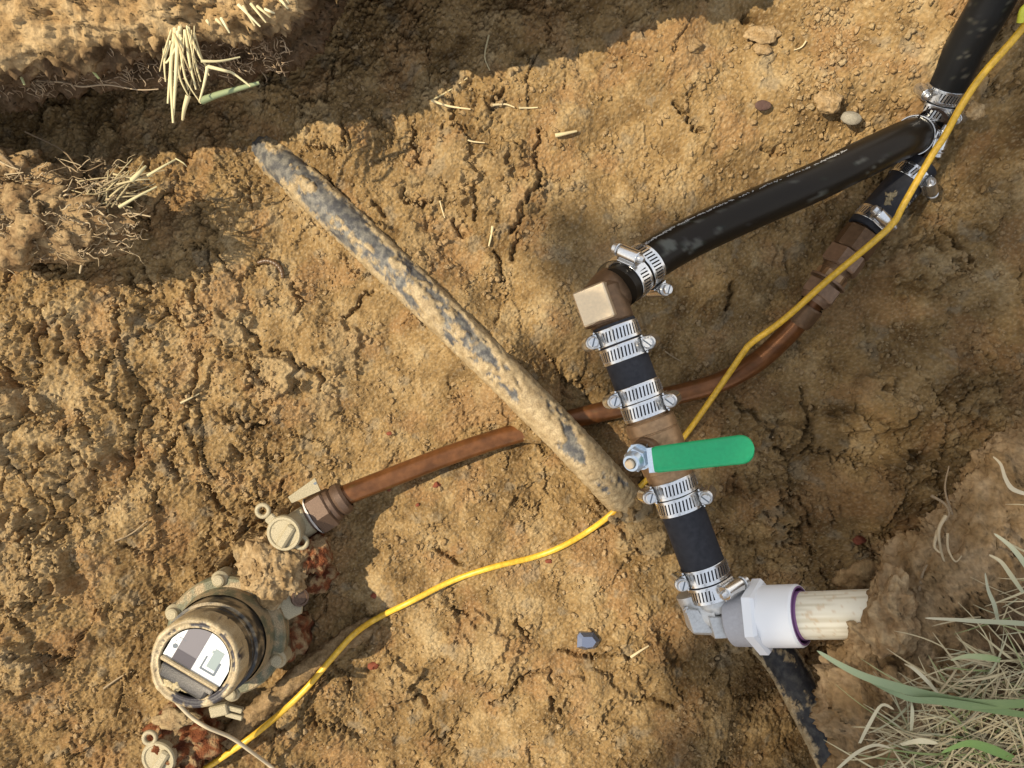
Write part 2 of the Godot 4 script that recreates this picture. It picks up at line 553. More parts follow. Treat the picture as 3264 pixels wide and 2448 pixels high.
func soil_y(x: float, z: float) -> float:
	var h := bil(base_h, x, z)
	var r := bil(base_r, x, z)
	var X := x * 1000.0
	var Z := z * 1000.0
	var far := maxf(absf(x), absf(z))
	if far > BX:
		h += minf((far - BX) * 0.12, 0.15)
	var mk := n_mask.get_noise_2d(X, Z)
	# clods: cells of uneven height parted by creases
	var az := Z * 0.62
	var da := ca_d.get_noise_2d(X, az) + 1.0
	var va := ca_v.get_noise_2d(X, az)
	var crack := 1.0 - smoothstep(0.0, 0.075, da)
	var cm := smoothstep(-0.10, 0.25, n_mask.get_noise_2d(X + 700.0, Z * 1.3) + (r - 0.75) * 0.8)
	var sm := smoothstep(0.06, 0.34, n_mask.get_noise_2d(X * 1.5 - 420.0, Z * 1.5 + 130.0) + (0.45 - r) * 0.4)
	var rg := r * (1.0 - 0.7 * sm)
	var d := n_big.get_noise_2d(X, Z) * 10.0 + n_mid.get_noise_2d(X, Z) * (3.0 + 3.0 * rg)
	d += va * (0.6 + 3.6 * rg) - crack * cm * (2.0 + 7.5 * rg)
	var rb := clampf(r * 1.05 + mk * 0.9 - 0.05, 0.06, 1.15) * (1.0 - 0.65 * sm)
	var db := cb_d.get_noise_2d(X, Z * 0.8) + 1.0
	d += cb_v.get_noise_2d(X, Z * 0.8) * 2.1 * rb - (1.0 - smoothstep(0.0, 0.15, db)) * 2.4 * rb
	d += (0.6 - (cc_d.get_noise_2d(X, Z) + 1.0)) * 1.5 * clampf(rb * 1.3 - 0.12, 0.10, 1.1)
	d += cd_v.get_noise_2d(X, Z) * 1.25 * rb
	d += n_fine.get_noise_2d(X, Z) * (0.7 + 0.9 * rb) + n_grit.get_noise_2d(X, Z) * (0.35 + 0.5 * rb)
	cake_at = 0.0
	for q in cakes:
		var dx: float = x - q[0]
		var dz: float = z - q[1]
		var rr: float = q[2]
		var d2 := dx * dx + dz * dz
		if d2 < rr * rr * 2.6:
			var e := sqrt(d2) / rr + n_mid.get_noise_2d(X * 1.6 + 90.0, Z * 1.6) * 0.75 + va * 0.10
			var wgt := 1.0 - smoothstep(0.80, 1.0 if q[3] < 14.0 else 1.5, e)
			d += wgt * q[3]
			cake_at = maxf(cake_at, wgt * q[4])
	h += d * 0.001
	# the soil the old pipe lies in
	if x > -0.32 and x < 0.05 and z > -0.28 and z < 0.06:
		var bd := 1.0
		var by := 0.0
		for q in pipe_line:
			var dd := (q.x - x) * (q.x - x) + (q.z - z) * (q.z - z)
			if dd < bd:
				bd = dd
				by = q.y
		bd = sqrt(bd)
		if bd < 0.05:
			var w := 1.0 - smoothstep(0.016, 0.05, bd)
			h = lerpf(h, maxf(by - 0.001, 0.034) + d * 0.0009, w * 0.92)
	return h

func soil_color(x: float, z: float) -> Color:
	var X := x * 1000.0
	var Z := z * 1000.0
	var wet_and_shade := bil(base_w, x, z)  # dampness, plus right side shade painted into the soil colour
	var k := n_col.get_noise_2d(X, Z) * 0.9 + ca_v.get_noise_2d(X, Z * 0.62) * 0.16 + cb_v.get_noise_2d(X, Z * 0.8) * 0.22 + n_fine.get_noise_2d(X * 0.5, Z * 0.5) * 0.3
	var dry := Color(0.505, 0.365, 0.19)
	var midc := Color(0.36, 0.232, 0.10)
	var damp_and_shade := Color(0.165, 0.098, 0.040)
	var t := k * 0.85 - wet_and_shade * 0.75
	var c := midc.lerp(dry, clampf(t * 1.5, 0.0, 1.0)) if t > 0.0 else midc.lerp(damp_and_shade, clampf(-t * 1.3, 0.0, 1.0))
	var red := n_col.get_noise_2d(X * 0.7 + 400.0, Z * 0.7 - 300.0)
	if red > 0.12:
		c = c.lerp(Color(0.37, 0.205, 0.09), minf((red - 0.12) * 2.2, 0.5))
	var fl := n_grit.get_noise_2d(X * 0.8 + 50.0, Z * 0.8)
	if fl > 0.26:
		c = c.lerp(Color(0.60, 0.47, 0.29), minf((fl - 0.26) * 1.6, 0.38) * (1.0 - 0.6 * minf(wet_and_shade, 1.0)))
	elif fl < -0.34:
		c = c.lerp(Color(0.20, 0.12, 0.05), minf((-0.34 - fl) * 1.2, 0.25))
	var grey := n_col.get_noise_2d(X * 1.4 - 900.0, Z * 1.4 + 350.0)
	if grey > 0.34:
		c = c.lerp(Color(0.31, 0.25, 0.165), minf((grey - 0.34) * 3.0, 0.5))
	return c

func spaced(lim: float, step: float) -> PackedFloat32Array:
	var a := PackedFloat32Array()
	var out := PackedFloat32Array()
	var s := step
	var q := lim
	while q < 30.0:
		s *= 1.045 if q < lim + 0.35 else 1.4
		q += s
		a.append(q)
	for i in range(a.size() - 1, -1, -1):
		out.append(-a[i])
	var k := int(2.0 * lim / step)
	for i in k + 1:
		out.append(-lim + 2.0 * lim * i / k)
	out.append_array(a)
	return out

# shrinkage cracks that can be traced in the photograph, photo pixels
const CRACKS := [
	[[610, 890], [615, 918], [622, 965]], [[384, 943], [374, 1005], [353, 1087]], [[640, 1118], [615, 1210], [610, 1261], [594, 1338], [543, 1425], [522, 1445], [558, 1507], [579, 1538]],
	[[768, 1025], [799, 1066], [830, 1107]], [[861, 1107], [922, 1148], [958, 1169], [1004, 1179], [1040, 1210], [1025, 1246]], [[353, 1451], [405, 1492], [400, 1543]],
	[[650, 1548], [692, 1599], [722, 1645]], [[487, 1302], [456, 1379], [430, 1466]], [[610, 1389], [635, 1481]], [[727, 1420], [768, 1466]], [[246, 1302], [282, 1389]],
	[[123, 979], [133, 1041], [113, 1087]], [[446, 846], [466, 902], [461, 923], [400, 902], [394, 861]], [[40, 1370], [55, 1345], [60, 1290]], [[100, 1410], [112, 1470], [100, 1520]], [[205, 1160], [180, 1100], [190, 1040]],
	[[1320, 390], [1325, 477], [1342, 521]], [[1727, 401], [1710, 499], [1727, 564], [1672, 651], [1651, 716], [1618, 743]], [[1515, 640], [1504, 705]], [[1580, 803], [1602, 851], [1597, 895]],
	[[1602, 282], [1569, 347]], [[1650, 740], [1645, 780], [1630, 830]], [[2377, 33], [2447, 87]], [[2150, 320], [2181, 347], [2230, 412], [2245, 420]], [[2453, 461], [2523, 466]], [[3022, 721], [3076, 792], [3152, 846]],
	[[2343, 1279], [2435, 1351], [2459, 1395]], [[2335, 900], [2329, 930], [2318, 985]], [[1322, 2218], [1380, 2264]], [[1556, 2250], [1633, 2205], [1655, 2169], [1755, 2137], [1755, 2164]],
	[[1380, 1750], [1443, 1781], [1475, 1804]], [[1750, 2218], [1791, 2268]], [[1786, 2070], [1894, 2097], [1957, 2083], [2007, 2097]], [[1642, 1975], [1687, 2038]], [[1435, 1945], [1490, 1965]],
	[[2560, 1240], [2590, 1330], [2570, 1400]], [[2740, 1290], [2790, 1340], [2850, 1350]], [[2500, 1560], [2560, 1600], [2600, 1680]], [[1040, 560], [1080, 640], [1130, 700]], [[1190, 640], [1230, 690]],
	[[930, 900], [960, 960], [950, 1000]], [[1280, 590], [1300, 640], [1380, 640]], [[1440, 700], [1480, 760]], [[2030, 2250], [2090, 2230], [2150, 2260]], [[160, 1560], [220, 1600], [200, 1660]], [[300, 1650], [350, 1600]], [[60, 1600], [90, 1680], [60, 1740]], [[750, 1330], [790, 1360], [850, 1340]], [[1095, 1010], [1125, 985], [1150, 945], [1190, 930]],
]

func carve_cracks(vv: PackedVector3Array, xs: PackedFloat32Array, zs: PackedFloat32Array) -> void:
	var nx := xs.size()
	var nz := zs.size()
	var st := 0.00115
	var cut := {}
	var jit := smp(1.0 / 9.0, 171, 3)
	var wid := smp(1.0 / 16.0, 172, 2)
	for line in CRACKS:
		var pts := []
		for q in line:
			var w := P(q[0], q[1], 0.03)
			pts.append(P(q[0], q[1], bil(base_h, w.x, w.z)))
		var path := catmull(pts, 24)
		for i in path.size() - 1:
			var f := float(i) / (path.size() - 1)
			var seg := path[i].distance_to(path[i + 1])
			var k := maxi(int(seg / 0.0006), 1)
			for m in k:
				var p := path[i].lerp(path[i + 1], float(m) / k)
				var X := p.x * 1000.0
				var Z := p.z * 1000.0
				p.x += jit.get_noise_2d(X, Z) * 0.005
				p.z += jit.get_noise_2d(X + 300.0, Z) * 0.005
				var r := (0.0014 + 0.0013 * maxf(wid.get_noise_2d(X, Z) + 0.15, 0.0)) * (0.62 + 0.38 * sin(PI * clampf(f * 0.9 + 0.05, 0.0, 1.0)))
				var dep := 0.0065 + r * 2.2
				var j0 := xs.bsearch(p.x - r * 2.4)
				var j1 := xs.bsearch(p.x + r * 2.4)
				var i0 := zs.bsearch(p.z - r * 2.4)
				var i1 := zs.bsearch(p.z + r * 2.4)
				for ii in range(maxi(i0, 0), mini(i1 + 1, nz)):
					for jj in range(maxi(j0, 0), mini(j1 + 1, nx)):
						var d2 := (xs[jj] - p.x) * (xs[jj] - p.x) + (zs[ii] - p.z) * (zs[ii] - p.z)
						var c := dep * exp(-d2 / (r * r))
						var key := ii * nx + jj
						if c > cut.get(key, 0.0):
							cut[key] = c
	for key in cut:
		vv[key].y -= cut[key]

func ground() -> void:
	var xs := spaced(0.54, 0.0011)
	var zs := spaced(0.41, 0.0011)
	var nx := xs.size()
	var nz := zs.size()
	var vv := PackedVector3Array()
	vv.resize(nx * nz)
	var cc := PackedColorArray()
	cc.resize(nx * nz)
	for i in nz:
		for j in nx:
			var x := xs[j]
			var z := zs[i]
			vv[i * nx + j] = Vector3(x, soil_y(x, z), z)
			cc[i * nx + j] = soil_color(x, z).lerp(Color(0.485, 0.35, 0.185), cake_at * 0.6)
	carve_cracks(vv, xs, zs)
	var nn := PackedVector3Array()
	nn.resize(nx * nz)
	for i in nz:
		for j in nx:
			var a := vv[i * nx + mini(j + 1, nx - 1)] - vv[i * nx + maxi(j - 1, 0)]
			var b := vv[mini(i + 1, nz - 1) * nx + j] - vv[maxi(i - 1, 0) * nx + j]
			nn[i * nx + j] = b.cross(a).normalized()
	var ix := PackedInt32Array()
	ix.resize((nx - 1) * (nz - 1) * 6)
	var q := 0
	for i in nz - 1:
		for j in nx - 1:
			var a0 := i * nx + j
			ix[q] = a0; ix[q + 1] = a0 + 1; ix[q + 2] = a0 + nx
			ix[q + 3] = a0 + 1; ix[q + 4] = a0 + nx + 1; ix[q + 5] = a0 + nx
			q += 6
	var mb := MB.new()
	mb.v = vv
	mb.n = nn
	mb.c = cc
	mb.ix = ix
	tag(put(mb, "ground", M.soil), "ochre clay floor of the dug pit with cracks and clods", "", "", "structure")

# a bank: profile [o, y] swept along an edge, o measured away from the pit
func bank(edge: Array, prof: Array, fine_o: float, amp: float, sd: int, colf: Callable, called: String, label: String) -> void:
	var e := catmull(edge, 40)
	var line := PackedVector3Array([e[0]])
	var left := 0.0017
	for i in range(1, e.size()):
		if e[i].distance_to(line[-1]) >= left:
			line.append(e[i])
	var dirs := PackedVector3Array()
	var w := 14
	for i in line.size():
		var t := line[mini(i + w, line.size() - 1)] - line[maxi(i - w, 0)]
		var o := Vector3(t.z, 0, -t.x).normalized()
		if o.dot(line[i]) < 0.0:
			o = -o
		dirs.append(o)
	var pp := []
	for i in prof.size() - 1:
		var a: Array = prof[i]
		var b: Array = prof[i + 1]
		var l := Vector2(a[0] - b[0], a[1] - b[1]).length()
		var st: float = 0.0018 if minf(a[0], b[0]) < fine_o else l / 4.0
		var k := maxi(int(l / st), 1)
		for j in k:
			pp.append(Vector2(lerpf(a[0], b[0], float(j) / k), lerpf(a[1], b[1], float(j) / k)))
	pp.append(Vector2(prof[-1][0], prof[-1][1]))
	# round the corners of the profile
	for it in 3:
		for i in range(1, pp.size() - 1):
			pp[i] = (pp[i - 1] + pp[i] * 2.0 + pp[i + 1]) * 0.25
	var nb := smp(1.0 / 70.0, sd, 3)
	var nm := smp(1.0 / 22.0, sd + 1, 4)
	var cv := cell(1.0 / 15.0, sd + 2, FastNoiseLite.RETURN_CELL_VALUE, 9.0, 1.0 / 14.0)
	var cd := cell(1.0 / 15.0, sd + 2, FastNoiseLite.RETURN_DISTANCE2_SUB, 9.0, 1.0 / 14.0)
	var nf := smp(1.0 / 5.0, sd + 3, 3)
	var c2v := cell(1.0 / 6.0, sd + 5, FastNoiseLite.RETURN_DISTANCE, 4.0, 1.0 / 7.0)
	var c3d := cell(1.0 / 30.0, sd + 6, FastNoiseLite.RETURN_DISTANCE2_SUB, 18.0, 1.0 / 30.0)
	var c3v := cell(1.0 / 30.0, sd + 6, FastNoiseLite.RETURN_CELL_VALUE, 18.0, 1.0 / 30.0)
	var rows := []
	var cols := []
	for i in pp.size():
		var tn: Vector2 = pp[mini(i + 1, pp.size() - 1)] - pp[maxi(i - 1, 0)]
		var nrm2 := Vector2(-tn.y, tn.x).normalized()
		var row := PackedVector3Array()
		var cr := []
		for k in line.size():
			var b: Vector3 = line[k] + dirs[k] * pp[i].x
			b.y = pp[i].y + (line[k].y - prof_edge_y)
			var nn := dirs[k] * nrm2.x + Vector3.UP * nrm2.y
			var q := b * 1000.0
			var dsp := nb.get_noise_3dv(q) * 9.0 + nm.get_noise_3dv(q) * 5.0 + cv.get_noise_3dv(q) * 2.2 - (1.0 - smoothstep(0.0, 0.25, cd.get_noise_3dv(q) + 1.0)) * 2.6 + nf.get_noise_3dv(q) * 1.4 + (0.5 - c2v.get_noise_3dv(q) - 1.0) * 2.0 + c3v.get_noise_3dv(q) * 3.5 - (1.0 - smoothstep(0.0, 0.16, c3d.get_noise_3dv(q) + 1.0)) * 4.0
			var p := b + nn * dsp * 0.001 * amp
			row.append(p)
			cr.append(colf.call(p, pp[i].x, pp[i].y))
			if nrm2.y > 0.5 and pp[i].x < 0.14 and absf(p.x) < 0.4 and rng.randf() < 0.045:
				bank_pts.append([p, cr[-1]])
		rows.append(row)
		cols.append(cr)
	var mb := MB.new()
	mb.patch(rows, false, Vector3(0, 1, 0), true, cols)
	tag(put(mb, called, M.soil), label, "", "", "structure")

var prof_edge_y := 0.0
var bank_pts := []

func banks() -> void:
	var cz := smp(1.0 / 30.0, 77, 4)
	# turf edge over the top left of the pit
	var ed := []
	for q in [[-700, 330], [-300, 215], [0, 157], [230, 130], [380, 108], [490, 88], [680, 75], [800, 62], [870, 28], [930, -20], [985, -110], [1020, -260]]:
		ed.append(P(q[0], q[1], 0.22))
	prof_edge_y = 0.22
	var prof1 := [[9.0, 0.34], [1.4, 0.36], [0.8, 0.52], [0.45, 0.52], [0.28, 0.42], [0.15, 0.31], [0.07, 0.244], [0.015, 0.226], [0.0, 0.216], [-0.006, 0.205], [-0.004, 0.185], [0.004, 0.165], [-0.006, 0.145], [-0.004, 0.13], [0.03, 0.118], [0.09, 0.10], [0.14, 0.05], [0.15, -0.03]]  # high heap behind the edge is unseen, added to block low sky
	var c1 := func(p: Vector3, o: float, y: float) -> Color:
		var k := cz.get_noise_3dv(p * 1000.0)
		var clay := Color(0.42, 0.27, 0.125).lerp(Color(0.54, 0.385, 0.205), clampf(0.4 + k * 1.4, 0.0, 1.0))
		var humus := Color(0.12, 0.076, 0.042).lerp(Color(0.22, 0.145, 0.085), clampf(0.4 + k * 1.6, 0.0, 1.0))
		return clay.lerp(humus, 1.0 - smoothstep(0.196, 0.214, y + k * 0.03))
	bank(ed, prof1, 0.16, 1.05, 40, c1, "bank", "sunlit clay spoil over a dark rooty turf edge hanging above the pit, unseen heap added behind to block sky")
	ed = []
	for q in [[880, -10], [1000, -30], [1100, -48], [1340, -88], [1700, -150], [2157, -234], [2700, -330]]:
		ed.append(P(q[0], q[1], 0.22))
	var prof3 := [[9.0, 0.34], [1.4, 0.36], [0.8, 0.52], [0.45, 0.52], [0.28, 0.42], [0.15, 0.31], [0.07, 0.25], [0.02, 0.232], [0.004, 0.222], [0.0, 0.214], [0.006, 0.207], [0.04, 0.2], [0.12, 0.19], [0.17, 0.12], [0.18, -0.02]]  # same added heap out of view, keeps sky light off the top slope
	var c3 := func(p: Vector3, _o: float, _y: float) -> Color:
		return Color(0.40, 0.255, 0.115).lerp(Color(0.52, 0.37, 0.19), clampf(0.4 + cz.get_noise_3dv(p * 1000.0) * 1.4, 0.0, 1.0))
	bank(ed, prof3, 0.05, 0.9, 48, c3, "bank", "unseen clay spoil edge with a heap added to darken the top slope of the pit")
	# bank with grass at the lower right
	ed = []
	for q in [[2720, 3000], [2660, 2620], [2675, 2448], [2640, 2300], [2655, 2180], [2700, 2080], [2770, 2010], [2830, 1920], [2840, 1830], [2870, 1760], [2945, 1700], [3000, 1640], [3080, 1545], [3150, 1445], [3264, 1370], [3500, 1270], [3900, 1120]]:
		ed.append(P(q[0], q[1], 0.29))
	prof_edge_y = 0.29
	var prof2 := [[9.0, 0.40], [0.8, 0.36], [0.25, 0.345], [0.13, 0.340], [0.075, 0.332], [0.045, 0.322], [0.02, 0.310], [0.004, 0.298], [0.0, 0.288], [0.003, 0.272], [0.03, 0.258], [0.09, 0.24], [0.125, 0.16], [0.13, -0.06]]
	var c2 := func(p: Vector3, o: float, y: float) -> Color:
		var k := cz.get_noise_3dv(p * 1000.0)
		var k2 := cz.get_noise_3dv(p * 350.0 + Vector3(90, 0, 40))
		var clay := Color(0.33, 0.21, 0.10).lerp(Color(0.47, 0.325, 0.18), clampf(0.4 + k * 1.5, 0.0, 1.0))
		var turf := Color(0.24, 0.15, 0.08).lerp(Color(0.36, 0.24, 0.14), clampf(0.4 + k * 1.6, 0.0, 1.0))
		return clay.lerp(turf, smoothstep(0.03, 0.065, o + k2 * 0.05) * smoothstep(0.26, 0.30, y))
	bank(ed, prof2, 0.2, 0.95, 60, c2, "bank", "brown earth bank with patchy turf beside the white pipe")

func crumb_color() -> Color:
	var t := rng.randf()
	return Color(0.36, 0.22, 0.09).lerp(Color(0.56, 0.40, 0.22), t)

func crumbs() -> void:
	for c in [[2640, 60, 70, 34, 60], [2665, 165, 42, 60, 70], [2640, 262, 52, 34, 45], [2560, 300, 40, 50, 20], [2900, 60, 60, 80, 25], [2860, 1100, 90, 90, 30], [2250, 1700, 60, 60, 20], [650, 1010, 50, 40, 40], [130, 1300, 70, 50, 40], [110, 1760, 110, 80, 90], [560, 1960, 90, 60, 40]]:
		for i in c[4]:
			var u: float = rng.randfn(c[0], c[2] * 0.55)
			var vq: float = rng.randfn(c[1], c[3] * 0.55)
			var sp := on_soil(u, vq, 0.0)
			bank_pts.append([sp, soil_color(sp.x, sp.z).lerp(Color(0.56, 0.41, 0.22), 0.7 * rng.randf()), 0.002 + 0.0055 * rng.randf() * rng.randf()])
	for kind in 4:
		var mb := MB.new()
		blob(mb, Vector3.ZERO, Vector3(0.55, 0.34, 0.42), 0.6, 0.0022 + 0.0004 * kind, 200 + kind * 13, 7, 10)
		var mm := MultiMesh.new()
		mm.transform_format = MultiMesh.TRANSFORM_3D
		mm.use_colors = true
		mm.mesh = mb.mesh()
		var list := []
		var cl := []
		for tries in 9000:
			var x := rng.randf_range(-0.53, 0.53)
			var z := rng.randf_range(-0.41, 0.41)
			var m := n_mask.get_noise_2d(x * 1600.0 + 300.0, z * 1600.0)
			var dens := clampf(m * 1.6 + 0.12 + bil(base_r, x, z) * 0.22, 0.03, 1.0)
			# loose crumbs under the upper right pipes
			if x > 0.17 and z < -0.12:
				dens = maxf(dens * 0.6, 0.1)
			if x > 0.25 and x < 0.36 and z < -0.20:
				dens = 0.85
			if rng.randf() > dens:
				continue
			var s := 0.0014 + 0.0052 * pow(rng.randf(), 3.6)
			var b := Basis.from_euler(Vector3(rng.randf_range(-0.5, 0.5), rng.randf() * TAU, rng.randf_range(-0.5, 0.5))).scaled(Vector3(s, s, s))
			list.append(Transform3D(b, Vector3(x, soil_y(x, z) + s * 0.12, z)))
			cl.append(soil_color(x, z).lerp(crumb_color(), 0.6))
		for i in range(kind, bank_pts.size(), 4):
			var s: float = bank_pts[i][2] if bank_pts[i].size() > 2 else 0.0012 + 0.0060 * pow(rng.randf(), 3.0)
			var b := Basis.from_euler(Vector3(rng.randf_range(-0.5, 0.5), rng.randf() * TAU, rng.randf_range(-0.5, 0.5))).scaled(Vector3(s, s, s))
			list.append(Transform3D(b, bank_pts[i][0] + Vector3.UP * s * 0.1))
			cl.append(bank_pts[i][1])
		mm.instance_count = list.size()
		for i in list.size():
			mm.set_instance_transform(i, list[i])
			mm.set_instance_color(i, cl[i])
		var o := MultiMeshInstance3D.new()
		o.name = numbered("soil_crumbs")
		o.multimesh = mm
		o.material_override = M.clod
		add_child(o)
		tag(o, "loose dry clay crumbs scattered over the pit floor", "soil crumbs", "loose clay crumbs", "stuff")

func clay_col(lo: Color, hi: Color, sd: int, fr := 0.05) -> Callable:
	var z := smp(fr, sd, 4)
	return func(p: Vector3, _d: Vector3) -> Color:
		return lo.lerp(hi, clampf(0.5 + z.get_noise_3dv(p * 1000.0) * 1.5, 0.0, 1.0))

# ---------- hose clamps ----------
func clamp_at(o: Vector3, axis: Vector3, r: float, side: Vector3, head_sign: float, label: String, wide := 0.0125, phase := 0.0, tail := 0.0) -> void:
	var a := axis.normalized()
	var sd := (side - a * side.dot(a)).normalized()
	var tg := a.cross(sd) * head_sign
	var t := thing("hose_clamp", label, "hose clamp", o, "worm drive hose clamps")
	# band with real slots: rims, bars between slots, a plain stretch under the housing
	var ro := r + 0.0012
	var ri := r + 0.0003
	var hw := wide * 0.5
	var sl := hw * 0.60
	var nslot := int(TAU * r / 0.0026)
	var e2 := a.cross(sd)
	var mb := MB.new()
	var pt := func(ang: float, rad: float, w: float) -> Vector3:
		return o + (sd * cos(ang) + e2 * sin(ang)) * rad + a * w
	var segs := 72
	for lv in [[-hw, -sl], [sl, hw]]:
		var rows := []
		for w in [[lv[0], ri], [lv[0], ro - 0.0002], [lv[0] + 0.0003, ro], [lv[1] - 0.0002, ro], [lv[1], ro - 0.0002], [lv[1], ri]]:
			var rr := PackedVector3Array()
			for i in segs:
				rr.append(pt.call(TAU * i / segs, w[1], w[0]))
			rows.append(rr)
		for i in rows.size() - 1:
			if i == 2:
				mb.patch([rows[i], rows[i + 1]], true, o)
			else:
				var dirn: Vector3 = a * (-1.0 if i < 2 else 1.0)
				mb.patch([rows[i], rows[i + 1]], true, dirn, true)
	for k in nslot:
		var c0 := TAU * k / nslot + phase
		var dd := TAU / nslot
		var plain: bool = cos(c0) > 0.72
		var wd := dd * (0.5 if plain else 0.29)
		var sk := 0.0 if plain else dd * 0.22
		var q := []
		for w in [-sl - 0.0002, sl + 0.0002]:
			var s2: float = sk * signf(w)
			q.append([pt.call(c0 - wd + s2, ro, w), pt.call(c0 + wd + s2, ro, w), pt.call(c0 - wd + s2, ri, w), pt.call(c0 + wd + s2, ri, w)])
		mb.patch([PackedVector3Array([q[0][0], q[0][1]]), PackedVector3Array([q[1][0], q[1][1]])], false, o)
		if not plain:
			mb.patch([PackedVector3Array([q[0][0], q[0][2]]), PackedVector3Array([q[1][0], q[1][2]])], false, pt.call(c0, ro, 0.0))
			mb.patch([PackedVector3Array([q[0][1], q[0][3]]), PackedVector3Array([q[1][1], q[1][3]])], false, pt.call(c0, ro, 0.0))
	if tail > 0.0:
		# free end of the strap standing off the ring
		var rows := []
		for i in 14:
			var f := float(i) / 13.0
			var ang := head_sign * (0.35 + f * tail)
			var rad := ro + 0.001 + f * f * 0.012
			rows.append(PackedVector3Array([pt.call(ang, rad, -hw * 0.9), pt.call(ang, rad, hw * 0.9)]))
		mb.patch(rows, false, o)
		var rows2 := []
		for rw in rows:
			var m0: Vector3 = rw[0]
			var m1: Vector3 = rw[1]
			rows2.append(PackedVector3Array([m0 - (m0 - o).normalized() * 0.0007, m1 - (m1 - o).normalized() * 0.0007]))
		mb.patch(rows2, false, o + sd * 0.2)
	put(mb, "band", M.steel, t)
	# screw housing bridging the band
	var hc := o + sd * (ro + 0.0048)
	var hb := MB.new()
	var rows := []
	for s in [-0.0085, -0.0078, 0.0078, 0.0085]:
		var row := PackedVector3Array()
		var rad: float = 0.0056 if absf(s) < 0.008 else 0.0050
		for i in 15:
			var ang := PI * i / 14.0
			row.append(hc + tg * s + a * cos(ang) * rad + sd * (sin(ang) * rad - 0.0004))
		row.append(hc + tg * s - a * rad - sd * 0.0050)
		row.append(hc + tg * s + a * rad - sd * 0.0050)
		rows.append(row)
	hb.patch(rows, true, hc)
	hb.poly(rows[0], -tg)
	hb.poly(rows[3], tg)
	# saddle feet
	cbox(hb, o + sd * (ro + 0.0006), [a, tg, sd], Vector3(hw * 1.12, 0.0072, 0.0007), 0.0003)
	put(hb, "screw_housing", M.steel, t)
	var sb := MB.new()
	lathe(sb, hc + tg * 0.0085, tg, [[-0.001, 0.0030], [0.0015, 0.0030], [0.0015, 0.0046], [0.0022, 0.0052], [0.0030, 0.0046], [0.0030, 0.0040], [0.0062, 0.0040], [0.0068, 0.0034], [0.0068, 0.0]], 20)
	lathe(sb, hc - tg * 0.0085, -tg, [[-0.001, 0.0034], [0.002, 0.0030], [0.0045, 0.0018], [0.0045, 0.0]], 14)
	var screw := put(sb, "screw", M.steel_dull, t)
	var slot := MB.new()
	cbox(slot, hc + tg * 0.01525, [(a + sd * 0.7).normalized(), tg, (sd - a * 0.7).normalized()], Vector3(0.0036, 0.00025, 0.0005), 0.0001)
	var so := MeshInstance3D.new()
	so.mesh = slot.mesh()
	so.material_override = M.face_ink
	so.name = "screw_slot"
	screw.add_child(so)

# ---------- scene ----------
func _ready() -> void:
	rng.seed = 4711
	# camera, sky, sun, exposure
	var cam := Camera3D.new()
	cam.name = "camera"
	cam.fov = 50.0
	cam.near = 0.02
	cam.far = 200.0
	add_child(cam)
	cam.transform = Transform3D(Basis(Vector3.RIGHT, Vector3.FORWARD, Vector3.UP), Vector3(0, CAM_H, 0))
	cam.current = true
	var env := Environment.new()
	env.background_mode = Environment.BG_SKY
	var sky := Sky.new()
	var sm := ProceduralSkyMaterial.new()
	sm.sky_top_color = Color(0.68, 0.71, 0.76)
	sm.sky_horizon_color = Color(1.0, 0.97, 0.92)
	sm.sky_curve = 0.22
	sm.ground_bottom_color = Color(0.25, 0.2, 0.13)
	sm.ground_horizon_color = Color(0.6, 0.58, 0.52)
	sky.sky_material = sm
	env.sky = sky
	env.background_energy_multiplier = 1.4
	env.tonemap_mode = Environment.TONE_MAPPER_LINEAR
	env.tonemap_exposure = 1.34
	env.sdfgi_enabled = true
	env.ssao_enabled = true
	env.ssil_enabled = true
	var we := WorldEnvironment.new()
	we.environment = env
	add_child(we)
	var sun := DirectionalLight3D.new()
	sun.name = "sun"
	sun.light_energy = 1.6
	sun.light_color = Color(1.0, 0.945, 0.84)
	sun.light_angular_distance = 0.5
	sun.shadow_enabled = true
	add_child(sun)
	sun.look_at_from_position(-SUN_DIR * 5.0, Vector3.ZERO, Vector3.UP)

	materials()
	pipe_line = catmull([P(740, 375, -0.02), P(860, 490, 0.022), P(960, 580, 0.040), P(1080, 690, 0.046), P(1300, 900, 0.047), P(1550, 1140, 0.042), P(1780, 1370, 0.040), P(1920, 1518, 0.032), P(2000, 1605, 0.008), P(2150, 1750, -0.04), P(2400, 2000, -0.01), P(2490, 2100, 0.02), P(2570, 2240, 0.04), P(2660, 2420, 0.06), P(2780, 2700, 0.06)], 10)
	soil_setup()
	ground()
	banks()
	added_shade_tree()
	clods()
	pipes()
	manifold()
	tee_and_fittings()
	meter()
	wires()
	vegetation()
	litter()
	crumbs()

